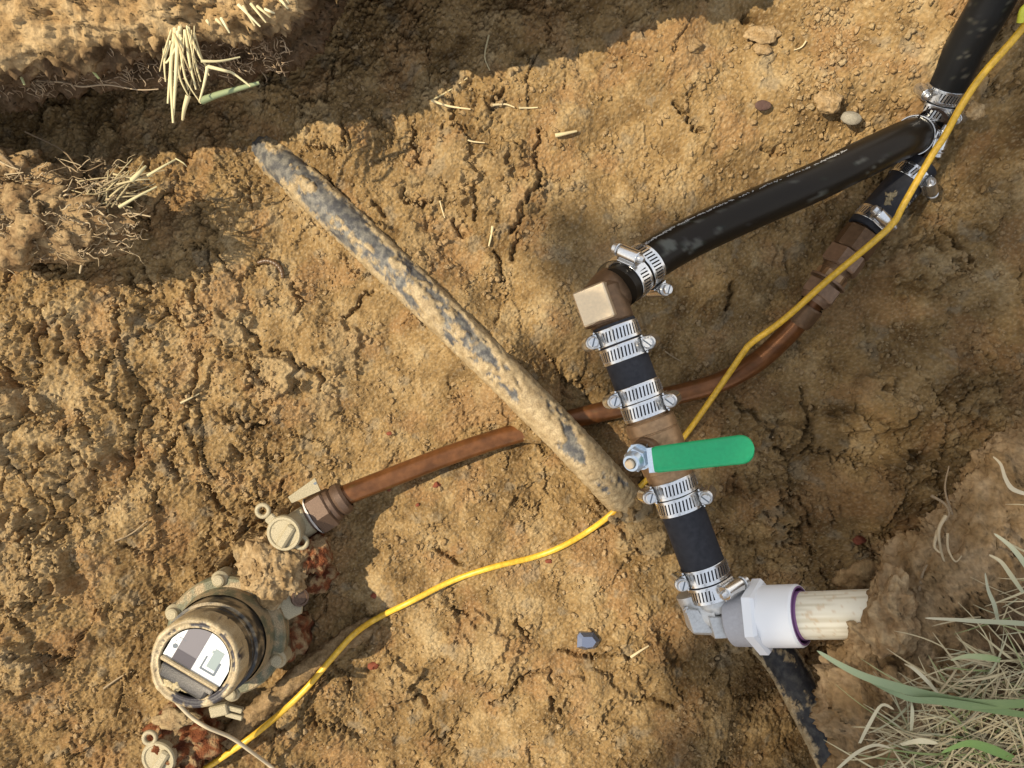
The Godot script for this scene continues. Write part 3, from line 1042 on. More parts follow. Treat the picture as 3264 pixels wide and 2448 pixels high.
func added_shade_tree() -> void:  # unseen and added; crown shaped to throw shade over the right side
	var t := thing("added_tree", "unseen leafy crown on a trunk, added to shade the right side of the pit", "added_tree", Vector3(-1.2, 0.25, 2.6))
	var tb := MB.new()
	var path := catmull([Vector3(-1.2, 0.15, 2.6), Vector3(-1.15, 1.6, 2.5), Vector3(-1.35, 3.2, 2.3), Vector3(-1.7, 4.6, 1.9), Vector3(-2.0, 5.6, 1.5)], 6)
	tube(tb, path, func(s, _p, _d): return 0.17 - 0.12 * s, 12)
	put(tb, "trunk", M.bark, t)
	for q in [[Vector3(-1.35, 3.2, 2.3), Vector3(-2.2, 4.3, 1.4), Vector3(-2.9, 5.1, 0.6)], [Vector3(-1.7, 4.4, 1.95), Vector3(-2.3, 5.2, 1.0), Vector3(-2.7, 5.8, 0.3)], [Vector3(-1.3, 3.0, 2.3), Vector3(-0.7, 4.0, 1.7), Vector3(-0.4, 5.0, 1.1)]]:
		var lb := MB.new()
		tube(lb, catmull(q, 6), func(s, _p, _d): return 0.07 - 0.055 * s, 8)
		put(lb, "limb", M.bark, t)
	# crown: leaves placed so that their shade falls on the lower right of the pit and past it
	var edge := PackedVector2Array()
	for q in [[1800, 700], [1950, 1250], [2130, 1700], [2160, 2050], [2080, 2500], [1900, 3300], [3000, 4600], [6500, 4200], [6200, -300], [3500, 150], [2950, 620], [2350, 720]]:
		var w := P(q[0], q[1], 0.0)
		edge.append(Vector2(w.x, w.z))
	var lb2 := MB.new()
	var got := 0
	var tries := 0
	while got < 5600 and tries < 60000:
		tries += 1
		var h := rng.randf_range(4.4, 5.8)
		var s := Vector2(rng.randf_range(0.0, 1.7), rng.randf_range(-0.55, 1.5))
		if not Geometry2D.is_point_in_polygon(s, edge):
			continue
		got += 1
		var o := Vector3(s.x, 0, s.y) - SUN_DIR * h
		var d := Vector3(rng.randf_range(-1, 1), rng.randf_range(-0.5, 0.5), rng.randf_range(-1, 1)).normalized()
		var e := d.cross(Vector3(rng.randf_range(-0.6, 0.6), 1, rng.randf_range(-0.6, 0.6))).normalized()
		var l := rng.randf_range(0.022, 0.036)
		var w := l * 0.55
		var nn := e.cross(d)
		lb2.patch([PackedVector3Array([o - d * l, o - d * l]), PackedVector3Array([o - e * w - d * l * 0.2, o + e * w - d * l * 0.2]), PackedVector3Array([o - e * w * 0.8 + d * l * 0.35 - nn * 0.008, o + e * w * 0.8 + d * l * 0.35 - nn * 0.008]), PackedVector3Array([o + d * l - nn * 0.015, o + d * l - nn * 0.015])], false, nn, true)
	put(lb2, "crown", M.leaf, t)

func crumble(mb: MB, share: float) -> void:
	for i in mb.v.size():
		if mb.n[i].y > 0.1 and rng.randf() < share:
			bank_pts.append([mb.v[i], mb.c[i]])

func clods() -> void:
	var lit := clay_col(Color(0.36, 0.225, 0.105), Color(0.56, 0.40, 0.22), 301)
	# rooty clod on the left wall
	var c := thing("soil_clod", "big root-bound earth clod jutting from the left wall under the straw", "clod", P(110, 740, 0.10))
	var mb := MB.new()
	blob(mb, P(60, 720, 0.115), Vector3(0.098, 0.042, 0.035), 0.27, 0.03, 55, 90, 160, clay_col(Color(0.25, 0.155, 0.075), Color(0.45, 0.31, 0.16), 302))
	crumble(mb, 0.03)
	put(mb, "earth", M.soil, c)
	mb = MB.new()
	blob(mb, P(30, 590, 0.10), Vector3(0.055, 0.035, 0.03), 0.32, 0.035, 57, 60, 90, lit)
	crumble(mb, 0.04)
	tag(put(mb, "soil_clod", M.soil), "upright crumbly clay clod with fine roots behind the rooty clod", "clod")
	# single lumps one can pick out
	var lumps := [
		[2432, 108, 17, 8, "oblong pale clay lump in the smooth upper slope", 0.1], [2432, 156, 9, 6, "small round clay lump right below the oblong pale lump", 0.3],
		[2198, 148, 12, 10, "round clay knob sunk in the smooth upper slope", 0.5], [2712, 376, 10, 7, "smooth grey pebble on the slope above the black branch pipe", 2.0],
		[2640, 330, 13, 11, "broad cracked clay lump beside the grey pebble", 0.2], [2430, 336, 8, 5, "flat dark red stone pressed into the upper slope", 3.0],
		[3105, 352, 9, 9, "pale pebble lying right of the yellow wire", 0.0], [2060, 1960, 0, 0, "", 0.0],
		
		
		
		
		[2420, 2040, 0, 0, "", 0.0],
		
	]
	for q in lumps:
		if q[2] == 0:
			continue
		var w := P(q[0], q[1], 0.05)
		var gy := soil_y(w.x, w.z)
		w = P(q[0], q[1], gy - minf(q[2], q[3]) * 0.00034)
		var s := 0.31 * 0.001
		var b := MB.new()
		var kind: float = q[5]
		var hi := Color(0.56, 0.40, 0.22)
		var lo := Color(0.40, 0.26, 0.12)
		if kind == 2.0:
			lo = Color(0.30, 0.26, 0.19); hi = Color(0.44, 0.39, 0.29)
		elif kind == 3.0:
			lo = Color(0.11, 0.055, 0.04); hi = Color(0.18, 0.10, 0.07)
		else:
			lo = lo.lerp(Color(0.25, 0.15, 0.06), kind); hi = hi.lerp(Color(0.33, 0.20, 0.09), kind)
		var smooth: bool = kind >= 2.0
		blob(b, w, Vector3(q[2] * 3.0 * s, minf(q[2], q[3]) * 1.5 * s, q[3] * 3.0 * s), 0.12 if smooth else 0.34, (0.05 if smooth else 0.07) * 14.0 / maxf(q[2], 9.0), int(q[0]) + 5, 20, 30, clay_col(lo, hi, int(q[1]) + 3, 0.1))
		var nm := "pebble" if smooth else "soil_lump"
		tag(put(b, nm, M.stone if smooth else M.clod), q[4], "pebble" if smooth else "soil lump")

var branch_path := PackedVector3Array()
var main_path := PackedVector3Array()

# point of a path that shows nearest to photo pixel (u, v), and the direction there
func on_path(path: PackedVector3Array, u: float, vv: float) -> Array:
	var best := 1e9
	var k := 0
	for i in path.size():
		var p := path[i]
		var d := FPX / (CAM_H - p.y)
		var q := Vector2(p.x * d + 1632.0 - u, p.z * d + 1224.0 - vv).length()
		if q < best:
			best = q
			k = i
	return [path[k], (path[mini(k + 1, path.size() - 1)] - path[maxi(k - 1, 0)]).normalized()]

func pipes() -> void:
	# old pipe caked in clay
	var cz := smp(1.0 / 26.0, 91, 4)
	var cz2 := smp(1.0 / 7.0, 92, 3)
	var st := func(p: Vector3) -> Vector3:
		var l := (p.x + p.z) * 0.7071
		var w := (p.x - p.z) * 0.7071
		return Vector3(l * 480.0, p.y * 1000.0, w * 1000.0)
	# how much clay sticks: most where the pipe meets the soil, ragged patches on top, nearly all of the far end
	var cake := func(p: Vector3, d: Vector3) -> float:
		var q: Vector3 = st.call(p)
		var k := cz.get_noise_3dv(q) * 1.25 + cz2.get_noise_3dv(p * 1000.0) * 0.30 + (0.50 - d.y) * 0.85 + 0.16
		if p.x > 0.2:
			return k - 0.12
		return k + 0.52 * smoothstep(-0.10, 0.0, p.x)
	var pcol := func(p: Vector3, d: Vector3) -> Color:
		var k: float = cake.call(p, d)
		var clay := Color(0.42, 0.30, 0.155).lerp(Color(0.56, 0.42, 0.235), clampf(0.5 + cz2.get_noise_3dv(p * 700.0) * 1.4, 0.0, 1.0))
		var bare := Color(0.10, 0.098, 0.098).lerp(Color(0.27, 0.245, 0.20), clampf(cz2.get_noise_3dv(p * 800.0) * 1.6 + 0.4, 0.0, 1.0))
		if p.x > 0.2:
			bare = Color(0.022, 0.022, 0.026).lerp(Color(0.07, 0.066, 0.06), clampf(cz2.get_noise_3dv(p * 800.0) * 1.6 + 0.4, 0.0, 1.0))
		return bare.lerp(clay, smoothstep(-0.06, 0.08, k))
	var prad := func(_s: float, p: Vector3, d: Vector3) -> float:
		var q := p + d * 0.0165
		var k: float = cake.call(q, d)
		return 0.0163 + 0.0022 * smoothstep(-0.04, 0.3, k) + cz2.get_noise_3dv(q * 1000.0) * 0.0011 * smoothstep(-0.04, 0.1, k)
	var mb := MB.new()
	var fine := PackedVector3Array()
	for i in pipe_line.size() - 1:
		for j in 6:
			fine.append(pipe_line[i].lerp(pipe_line[i + 1], j / 6.0))
	tube(mb, fine, prad, 72, true, pcol)
	tag(put(mb, "old_pipe", M.dirty_plastic), "old black plastic pipe caked in clay lying half buried across the pit", "pipe")
	# copper service pipe
	var cc := smp(1.0 / 18.0, 95, 4)
	var ccol := func(p: Vector3, d: Vector3) -> Color:
		var k := cc.get_noise_3dv(Vector3(p.x * 400.0, p.y * 1000.0, p.z * 1000.0))
		var c := Color(0.72, 0.72, 0.72).lerp(Color(1.25, 1.2, 1.1), clampf(0.5 + k * 1.3, 0.0, 1.0))
		var dk := cc.get_noise_3dv(p * 1700.0 + Vector3(50, 0, 0)) - 0.28 - d.y * 0.12
		return c.lerp(Color(0.8, 1.5, 1.8), smoothstep(0.0, 0.1, dk) * 0.6)
	mb = MB.new()
	tube(mb, catmull([P(1030, 1608, 0.045), P(1110, 1575, 0.043), P(1250, 1520, 0.035), P(1420, 1455, 0.022), P(1600, 1395, 0.012), P(1770, 1350, 0.008), P(1950, 1305, 0.012), P(2140, 1262, 0.02), P(2290, 1220, 0.03), P(2410, 1155, 0.045), P(2500, 1075, 0.06), P(2560, 1005, 0.07), P(2605, 945, 0.078)], 14), 0.0102, 28, true, ccol)
	tag(put(mb, "copper_pipe", M.copper), "curved brown copper pipe from the meter to the brass fitting", "pipe")
	# black branch pipe from the tee over to the brass elbow
	var bz := smp(1.0 / 14.0, 97, 4)
	var bcol := func(p: Vector3, d: Vector3) -> Color:
		var c := Color(0.017, 0.0145, 0.0105)
		var k := bz.get_noise_3dv(Vector3(p.x * 260.0 + p.z * 140.0, p.y * 1500.0, p.z * 900.0 + p.x * 480.0))
		if p.x < 0.17 and p.x > 0.09:
			k += 0.28 * (1.0 - absf(p.x - 0.135) / 0.045)
		c = c.lerp(Color(0.15, 0.145, 0.12), smoothstep(0.36, 0.6, k) * 0.55)
		return c
	branch_path = catmull([P(2938, 420, 0.080), P(2926, 426, 0.097), P(2902, 437, 0.114), P(2850, 460, 0.128), P(2720, 522, 0.141), P(2600, 580, 0.150), P(2371, 679, 0.172), P(2200, 758, 0.188), P(2090, 820, 0.199), P(2020, 876, 0.208), P(1975, 915, 0.217)], 14)
	mb = MB.new()
	tube(mb, branch_path, 0.0165, 40, true, bcol)
	var br := put(mb, "branch_pipe", M.black_plastic)
	tag(br, "glossy black plastic pipe running from the clamped tee to the brass elbow", "pipe")
	# embossed print line along the top of the pipe
	var pl := PackedVector3Array()
	for i in range(int(branch_path.size() * 0.42), int(branch_path.size() * 0.95)):
		for j in 6:
			var a0 := branch_path[i]
			var a1 := branch_path[i + 1]
			var dd := (a1 - a0).normalized()
			var sw := dd.cross(Vector3.UP).normalized()
			if sw.z > 0.0:
				sw = -sw
			var uu := sw.cross(dd)
			if uu.y < 0.0:
				uu = -uu
			pl.append(a0.lerp(a1, j / 6.0) + (sw * 0.76 + uu * 0.65) * 0.01655)
	var line := MB.new()
	for i in range(0, pl.size() - 1):
		if rng.randf() < 0.38:
			var dd := (pl[i + 1] - pl[i]).normalized()
			var nrm := Vector3(0, 0.65, -0.76)
			nrm = (nrm - dd * nrm.dot(dd)).normalized()
			var sl := dd.rotated(nrm, rng.randf_range(-0.9, 0.9))
			cbox(line, pl[i] + dd.cross(nrm) * rng.randf_range(-0.0006, 0.0006), [sl, nrm, sl.cross(nrm)], Vector3(rng.randf_range(0.0006, 0.0016), 0.00025, 0.0003), 0.0001)
	put(line, "printed_marks", M.print, br)
	# black main pipe at the upper right
	var mz := smp(1.0 / 9.0, 98, 4)
	var mcol := func(p: Vector3, _d: Vector3) -> Color:
		var k := mz.get_noise_3dv(p * 1500.0)
		return Color(0.014, 0.014, 0.014).lerp(Color(0.20, 0.18, 0.14), smoothstep(0.30, 0.6, k) * 0.3)
	main_path = catmull([P(2960, 392, 0.092), P(3010, 290, 0.112), P(3080, 150, 0.142), P(3160, 10, 0.172), P(3260, -180, 0.205), P(3420, -500, 0.24)], 14)
	mb = MB.new()
	tube(mb, main_path, 0.0172, 40, true, mcol)
	tag(put(mb, "main_pipe", M.black_plastic), "scuffed black plastic main pipe leaving the pit past the tee", "pipe")

func elbow_patch(mb: MB, o: Vector3, d1: Vector3, d2: Vector3, r: float, rb: float) -> void:
	# quarter bend of radius rb between directions d1 and d2 leaving the corner o
	var pts := []
	var p1 := o + d1 * rb
	var p2 := o + d2 * rb
	for i in 9:
		var t := i / 8.0
		pts.append(p1 * (1 - t) * (1 - t) + o * 2.0 * t * (1 - t) + p2 * t * t)
	tube(mb, PackedVector3Array(pts), r, 32)

var AX := Vector3(0.347, 0, 0.938)
var LT := Vector3(0.938, 0, -0.347)
const MY := 0.22

func MP(t: float) -> Vector3:
	return P(2008.0 + 0.347 * t, 1173.0 + 0.938 * t, MY)

func manifold() -> void:
	var mm := 0.63 / FPX   # metres per photo pixel at the manifold
	var hr := 0.0168
	# rubber hoses
	var mb := MB.new()
	lathe(mb, MP(-152), AX, [[0.0, 0.013], [0.0, hr], [312 * mm, hr], [312 * mm, 0.013]], 48)
	tag(put(mb, "rubber_hose", M.rubber), "short black rubber hose between brass elbow and ball valve", "hose")
	mb = MB.new()
	lathe(mb, MP(372), AX, [[0.0, 0.013], [0.0, hr], [398 * mm, hr], [398 * mm, 0.013]], 48)
	tag(put(mb, "rubber_hose", M.rubber), "long black rubber hose between ball valve and grey metal elbow", "hose")
	# clamps on the hoses
	var lf := (-LT + Vector3.UP * 0.10)
	var rt := (LT + Vector3.UP * 0.42)
	clamp_at(MP(-116), AX, hr, lf, hs(AX, lf), "hose clamp right below the brass elbow, screw on its left", 0.0128, 0.0)
	clamp_at(MP(-57), AX, hr, rt, hs(AX, rt), "hose clamp second below the brass elbow, screw on its right", 0.0128, 0.05)
	clamp_at(MP(80), AX, hr, lf, hs(AX, lf), "hose clamp at the lower end of the short rubber hose, screw on its left", 0.0128, 0.1)
	clamp_at(MP(136), AX, hr, rt, hs(AX, rt), "hose clamp touching the ball valve from above, screw on its right", 0.0128, 0.02)
	clamp_at(MP(400), AX, hr, lf, hs(AX, lf), "hose clamp just below the green handle, screw on its left", 0.0128, 0.07)
	clamp_at(MP(456), AX, hr, rt, hs(AX, rt), "hose clamp second below the green handle, screw on its right", 0.0128, 0.03)
	clamp_at(MP(690), AX, hr, lf, hs(AX, lf), "hose clamp at the lower end of the long rubber hose, screw on its left", 0.0128, 0.09)
	var up := (Vector3.UP + LT * 0.62)
	clamp_at(MP(748), AX, hr, up, -1.0, "hose clamp right above the grey metal elbow with its housing on top", 0.0128, 0.0)

	# brass elbow
	var corner := P(1925, 955, MY - 0.004)
	var bd := (P(2025, 881, 0.207) - P(1960, 929, 0.220)).normalized()
	var t := thing("brass_elbow", "brown brass elbow with a bright square flat joining the black pipe and the short hose", "pipe elbow", corner)
	mb = MB.new()
	lathe(mb, corner, AX, [[-0.012, 0.0], [-0.012, 0.0135], [-0.008, 0.0172], [0.018, 0.0172], [0.021, 0.0162], [0.032, 0.0150], [0.032, 0.0]], 40)
	lathe(mb, corner - bd * 0.004, bd, [[-0.008, 0.0], [-0.008, 0.012], [-0.004, 0.0166], [0.020, 0.0166], [0.0215, 0.0150], [0.034, 0.0148]], 40)
	elbow_patch(mb, corner - bd * 0.006 - AX * 0.004, bd, AX, 0.0165, 0.02)
	put(mb, "body", M.old_brass, t)
	mb = MB.new()
	var fn := (Vector3.UP * 0.90 - LT * 0.42 - AX * 0.05).normalized()
	var fx := (AX - fn * AX.dot(fn)).normalized()
	cbox(mb, P(1913, 970, MY - 0.002), [fx, fn, fx.cross(fn)], Vector3(0.0138, 0.0175, 0.0130), 0.0012)
	var fl := put(mb, "square_flat", M.brass_bright, t)  # brass lighter than the body stands in for the sky glint
	fl.set_meta("label", "square flat with its sky glint put into lighter brass")

	# ball valve
	t = thing("ball_valve", "bronze ball valve with green vinyl lever handle between the rubber hoses", "valve", MP(270))
	mb = MB.new()
	var vo := MP(150)
	lathe(mb, vo, AX, [[0.0, 0.0145], [0.0048, 0.0152], [0.0048, 0.0176], [0.0058, 0.0186], [0.0062, 0.0192], [0.0145, 0.0196], [0.0150, 0.0188], [0.0158, 0.0188], [0.0162, 0.0194], [0.026, 0.0198], [0.036, 0.0194], [0.046, 0.0186], [0.0465, 0.0176], [0.054, 0.0172], [0.0545, 0.0150], [0.060, 0.0148]], 48)
	put(mb, "body", M.bronze, t)
	var bc := P(2096, 1412, MY)
	var ne := P(2006, 1481, 0.256)
	var sdir := (ne - bc).normalized()
	var sl := (ne - bc).length()
	mb = MB.new()
	lathe(mb, bc + sdir * 0.010, sdir, [[0.0, 0.0115], [0.011, 0.0110], [0.012, 0.0098], [0.016, 0.0095], [0.016, 0.0]], 28)
	put(mb, "bonnet", M.old_brass, t)
	mb = MB.new()
	lathe(mb, bc + sdir * 0.02, sdir, [[0.0, 0.0036], [sl - 0.0196, 0.0036], [sl - 0.019, 0.0030], [sl - 0.019, 0.0]], 20)
	put(mb, "stem", M.brass_bright, t)
	var e1 := frame(sdir)[0] as Vector3
	mb = MB.new()
	prism(mb, bc + sdir * (sl - 0.0155), sdir, e1, ngon(6, 0.0092, 0.3), 0.0075, 0.0008)
	lathe(mb, bc + sdir * (sl - 0.0082), sdir, [[0.0, 0.0078], [0.005, 0.0068], [0.0062, 0.0060], [0.0062, 0.0042], [0.004, 0.0042]], 24)
	lathe(mb, bc + sdir * (sl - 0.0168), sdir, [[0.0, 0.0], [0.0, 0.0100], [0.0013, 0.0100], [0.0013, 0.0]], 28)
	put(mb, "lock_nut", M.zinc, t)
	# lever: zinc strap bent from the stem, vinyl grip over the rest
	var g0 := P(2082, 1466, 0.2555)
	var g1 := P(2404, 1428, 0.272)
	var gd := (g1 - g0).normalized()
	var gn := (Vector3.UP * 0.96 - Vector3(0.0, 0, 1) * 0.18)
	gn = (gn - gd * gn.dot(gd)).normalized()
	var gs := gd.cross(gn)
	mb = MB.new()
	var strap := [bc + sdir * (sl - 0.0185) - gd * 0.006, bc + sdir * (sl - 0.0185) + gd * 0.006, g0 - gn * 0.0015 - gd * 0.004, g0 - gn * 0.0012 + gd * 0.03]
	var rows := []
	for off in [1.0, -1.0]:
		rows = []
		for i in strap.size():
			var nrm := gn if i > 1 else sdir
			var wv := 0.0090
			rows.append(PackedVector3Array([strap[i] - gs * wv + nrm * 0.0011 * off, strap[i] + gs * wv + nrm * 0.0011 * off]))
		mb.patch(rows, false, gn * off, true)
	for sgn in [-1.0, 1.0]:
		rows = []
		for i in strap.size():
			var nrm := gn if i > 1 else sdir
			rows.append(PackedVector3Array([strap[i] + gs * (0.0090 * sgn) - nrm * 0.0011, strap[i] + gs * (0.0090 * sgn) + nrm * 0.0011]))
		mb.patch(rows, false, gs * sgn, true)
	var lever := put(mb, "lever", M.zinc, t)
	mb = MB.new()
	var gl := g0.distance_to(g1)
	var outline := []
	for i in 40:
		var f: float = float(i) / 22.0 * (1.0 - 0.0105 / gl) if i < 23 else 1.0 - 0.0105 / gl * (1.0 - sin((i - 22) / 17.0 * PI * 0.5))
		var x := f * gl
		var wd := 0.0096 + 0.0009 * f
		if f < 0.03:
			wd *= 0.9 + 0.1 * f / 0.03
		var tail := gl - x
		if tail < 0.0105:
			wd *= maxf(pow(maxf(1.0 - pow((0.0105 - tail) / 0.0105, 2.3), 0.0), 1.0 / 2.3), 0.02)
		outline.append([x, wd, sin(f * PI) * 0.0012])
	rows = []
	for q in outline:
		var row := PackedVector3Array()
		for k in 20:
			var a := TAU * k / 20.0
			var cx: float = signf(cos(a)) * pow(absf(cos(a)), 0.5)
			var sy: float = signf(sin(a)) * pow(absf(sin(a)), 0.8)
			row.append(g0 + gd * q[0] + gs * (cx * q[1]) + gn * (sy * 0.0042 + q[2]))
		rows.append(row)
	mb.patch(rows, true, (g0 + g1) * 0.5)
	mb.poly(rows[0], -gd)
	mb.poly(rows[39], gd)
	var grip := MeshInstance3D.new()
	grip.mesh = mb.mesh()
	grip.material_override = M.green_vinyl
	grip.name = "grip"
	grip.set_meta("label", "green vinyl grip")
	lever.add_child(grip)

	# grey metal elbow at the bottom
	var q0 := P(2290, 1968, 0.214)
	var q1 := P(2790, 1957, 0.284)
	var pd := (q1 - q0).normalized()
	var ec := P(2232, 1955, 0.211)
	t = thing("metal_elbow", "grey cast metal elbow joining the long hose to the white pipe fitting", "pipe elbow", ec)
	mb = MB.new()
	lathe(mb, MP(735), AX, [[0.0, 0.0150], [0.006, 0.0150], [0.014, 0.0145], [0.020, 0.0120], [0.022, 0.0]], 40)
	lathe(mb, q0 - pd * 0.024, pd, [[0.0, 0.0], [0.0, 0.009], [0.004, 0.0125], [0.020, 0.0132], [0.0202, 0.0148], [0.0235, 0.0148], [0.0240, 0.0134], [0.0262, 0.0134], [0.0265, 0.0146], [0.0290, 0.0146], [0.0295, 0.0130], [0.040, 0.0130]], 44)
	elbow_patch(mb, ec, -AX, pd, 0.0132, 0.018)
	put(mb, "body", M.cast_steel, t)
	mb = MB.new()
	var cn := Vector3(-0.16, 0.97, 0.16).normalized()
	var cx1 := (AX - cn * AX.dot(cn)).normalized()
	var cx2 := cx1.cross(cn)
	var tri := PackedVector2Array()
	for k in [[2172, 1926], [2210, 1926], [2256, 1992], [2262, 2002], [2197, 2001]]:
		var w := P(k[0], k[1], 0.212) - P(2200, 1965, 0.212)
		tri.append(Vector2(w.x, -w.z))
	prism(mb, P(2200, 1965, 0.212) - Vector3.UP * 0.008, Vector3.UP, Vector3.RIGHT, tri, 0.0225, 0.0008)
	var web := put(mb, "corner_web", M.cast_steel, t)
	var tm := TextMesh.new()
	tm.text = "NPB 1"
	tm.font_size = 16
	tm.pixel_size = 0.00034
	tm.depth = 0.0005
	var tx := MeshInstance3D.new()
	tx.name = "cast_letters"
	tx.mesh = tm
	tx.material_override = M.cast_steel
	web.add_child(tx)
	var rd := (P(2230, 1985, 0.22) - P(2190, 1935, 0.22)).normalized()
	tx.position = P(2204, 1962, 0.2266) - t.position - web.position
	tx.basis = Basis(rd, rd.cross(Vector3.UP) * -1.0, Vector3.UP)
	mb = MB.new()
	var lug := PackedVector2Array()
	for k in [[2249, 1955], [2290, 1953], [2309, 2021], [2268, 2023]]:
		var w := P(k[0], k[1], 0.222) - P(2280, 1990, 0.222)
		lug.append(Vector2(w.x, -w.z))
	prism(mb, P(2280, 1990, 0.222) - Vector3.UP * 0.018, Vector3.UP, Vector3.RIGHT, lug, 0.0290, 0.0007)
	put(mb, "wrench_flat", M.cast_steel, t)

	# pipe axis helper: distance along pd at which the axis shows at photo column u
	var along := func(u: float) -> float:
		var k := (u - 1632.0) / FPX
		return (k * (CAM_H - q0.y) - q0.x) / (pd.x + k * pd.y)
	var a0: float = along.call(2338)
	var a1: float = along.call(2410)
	var a2: float = along.call(2446)
	var a3: float = along.call(2556)
	mb = MB.new()
	lathe(mb, q0, pd, [[a0, 0.0140], [a0, 0.0205], [a0 + 0.0012, 0.0217], [a1 + 0.001, 0.0219]], 56)
	tag(put(mb, "reducing_bushing", M.grey_pvc), "grey plastic bushing between metal elbow and white hexagon fitting", "pipe fitting")
	t = thing("pipe_adapter", "white plastic hexagon adapter with purple primer round its mouth", "pipe fitting", q0 + pd * a2)
	mb = MB.new()
	var he := frame(pd)[0] as Vector3
	prism(mb, q0 + pd * a1, pd, he, ngon(6, 0.0276, 0.18), a2 - a1, 0.0022)
	put(mb, "hexagon_flange", M.white_pvc, t)
	mb = MB.new()
	lathe(mb, q0, pd, [[a2 - 0.001, 0.0226], [a3 - 0.0016, 0.0224], [a3, 0.0214], [a3, 0.0196]], 56)
	put(mb, "socket", M.white_pvc, t)
	mb = MB.new()
	lathe(mb, q0, pd, [[a3 - 0.012, 0.0196], [a3 + 0.0003, 0.0197], [a3 + 0.0003, 0.0206], [a3 - 0.0004, 0.0213], [a3 - 0.0008, 0.0217]], 56)
	lathe(mb, q0, pd, [[a3 - 0.006, 0.0172], [a3 + 0.0015, 0.0174], [a3 + 0.0018, 0.0170]], 48)
	put(mb, "primer_ring", M.purple_primer, t)
	# old white pipe, stained and grooved
	var wz := smp(1.0 / 5.0, 141, 4)
	var path := PackedVector3Array()
	for i in 60:
		path.append(q0 + pd * lerpf(a3 - 0.012, a3 + 0.062, i / 59.0))
	var wcol := func(p: Vector3, _d: Vector3) -> Color:
		var l := (p - q0).dot(pd)
		var c := p - q0 - pd * l
		var k := wz.get_noise_3d(l * 45.0, c.y * 2600.0, c.z * 2600.0)
		var k2 := wz.get_noise_3dv(p * 700.0)
		var col := Color(0.70, 0.65, 0.52).lerp(Color(0.46, 0.39, 0.26), smoothstep(-0.1, 0.4, k) * 0.7)
		return col.lerp(Color(0.50, 0.33, 0.17), smoothstep(0.28, 0.4, k2) * 0.5)
	mb = MB.new()
	tube(mb, path, 0.0168, 64, true, wcol)
	tag(put(mb, "white_pipe", M.old_pvc), "old stained white plastic pipe sticking out of the earth bank", "pipe")
	# earth crumbled round the buried end of the white pipe
	var ec1 := clay_col(Color(0.32, 0.20, 0.10), Color(0.50, 0.35, 0.19), 411, 0.08)
	mb = MB.new()
	blob(mb, P(2768, 2030, 0.290), Vector3(0.015, 0.014, 0.014), 0.36, 0.06, 412, 40, 60, ec1)
	tag(put(mb, "soil_clod", M.soil), "crumbly earth clod under the buried end of the white pipe", "clod")
	mb = MB.new()
	blob(mb, P(2845, 1955, 0.305), Vector3(0.015, 0.018, 0.027), 0.34, 0.055, 415, 40, 60, ec1)
	tag(put(mb, "soil_clod", M.soil), "rough earth covering the end of the white pipe", "clod")
	mb = MB.new()
	blob(mb, P(2795, 1858, 0.25), Vector3(0.024, 0.010, 0.014), 0.5, 0.045, 418, 30, 44, clay_col(Color(0.25, 0.155, 0.075), Color(0.36, 0.24, 0.12), 419, 0.08))
	tag(put(mb, "soil_clod", M.soil), "flaky brown earth ledge behind the white pipe", "clod")

func hs(axis: Vector3, side: Vector3) -> float:
	# sign that turns the screw head up
	var a := axis.normalized()
	var sd := (side - a * side.dot(a)).normalized()
	return 1.0 if a.cross(sd).y > 0.0 else -1.0

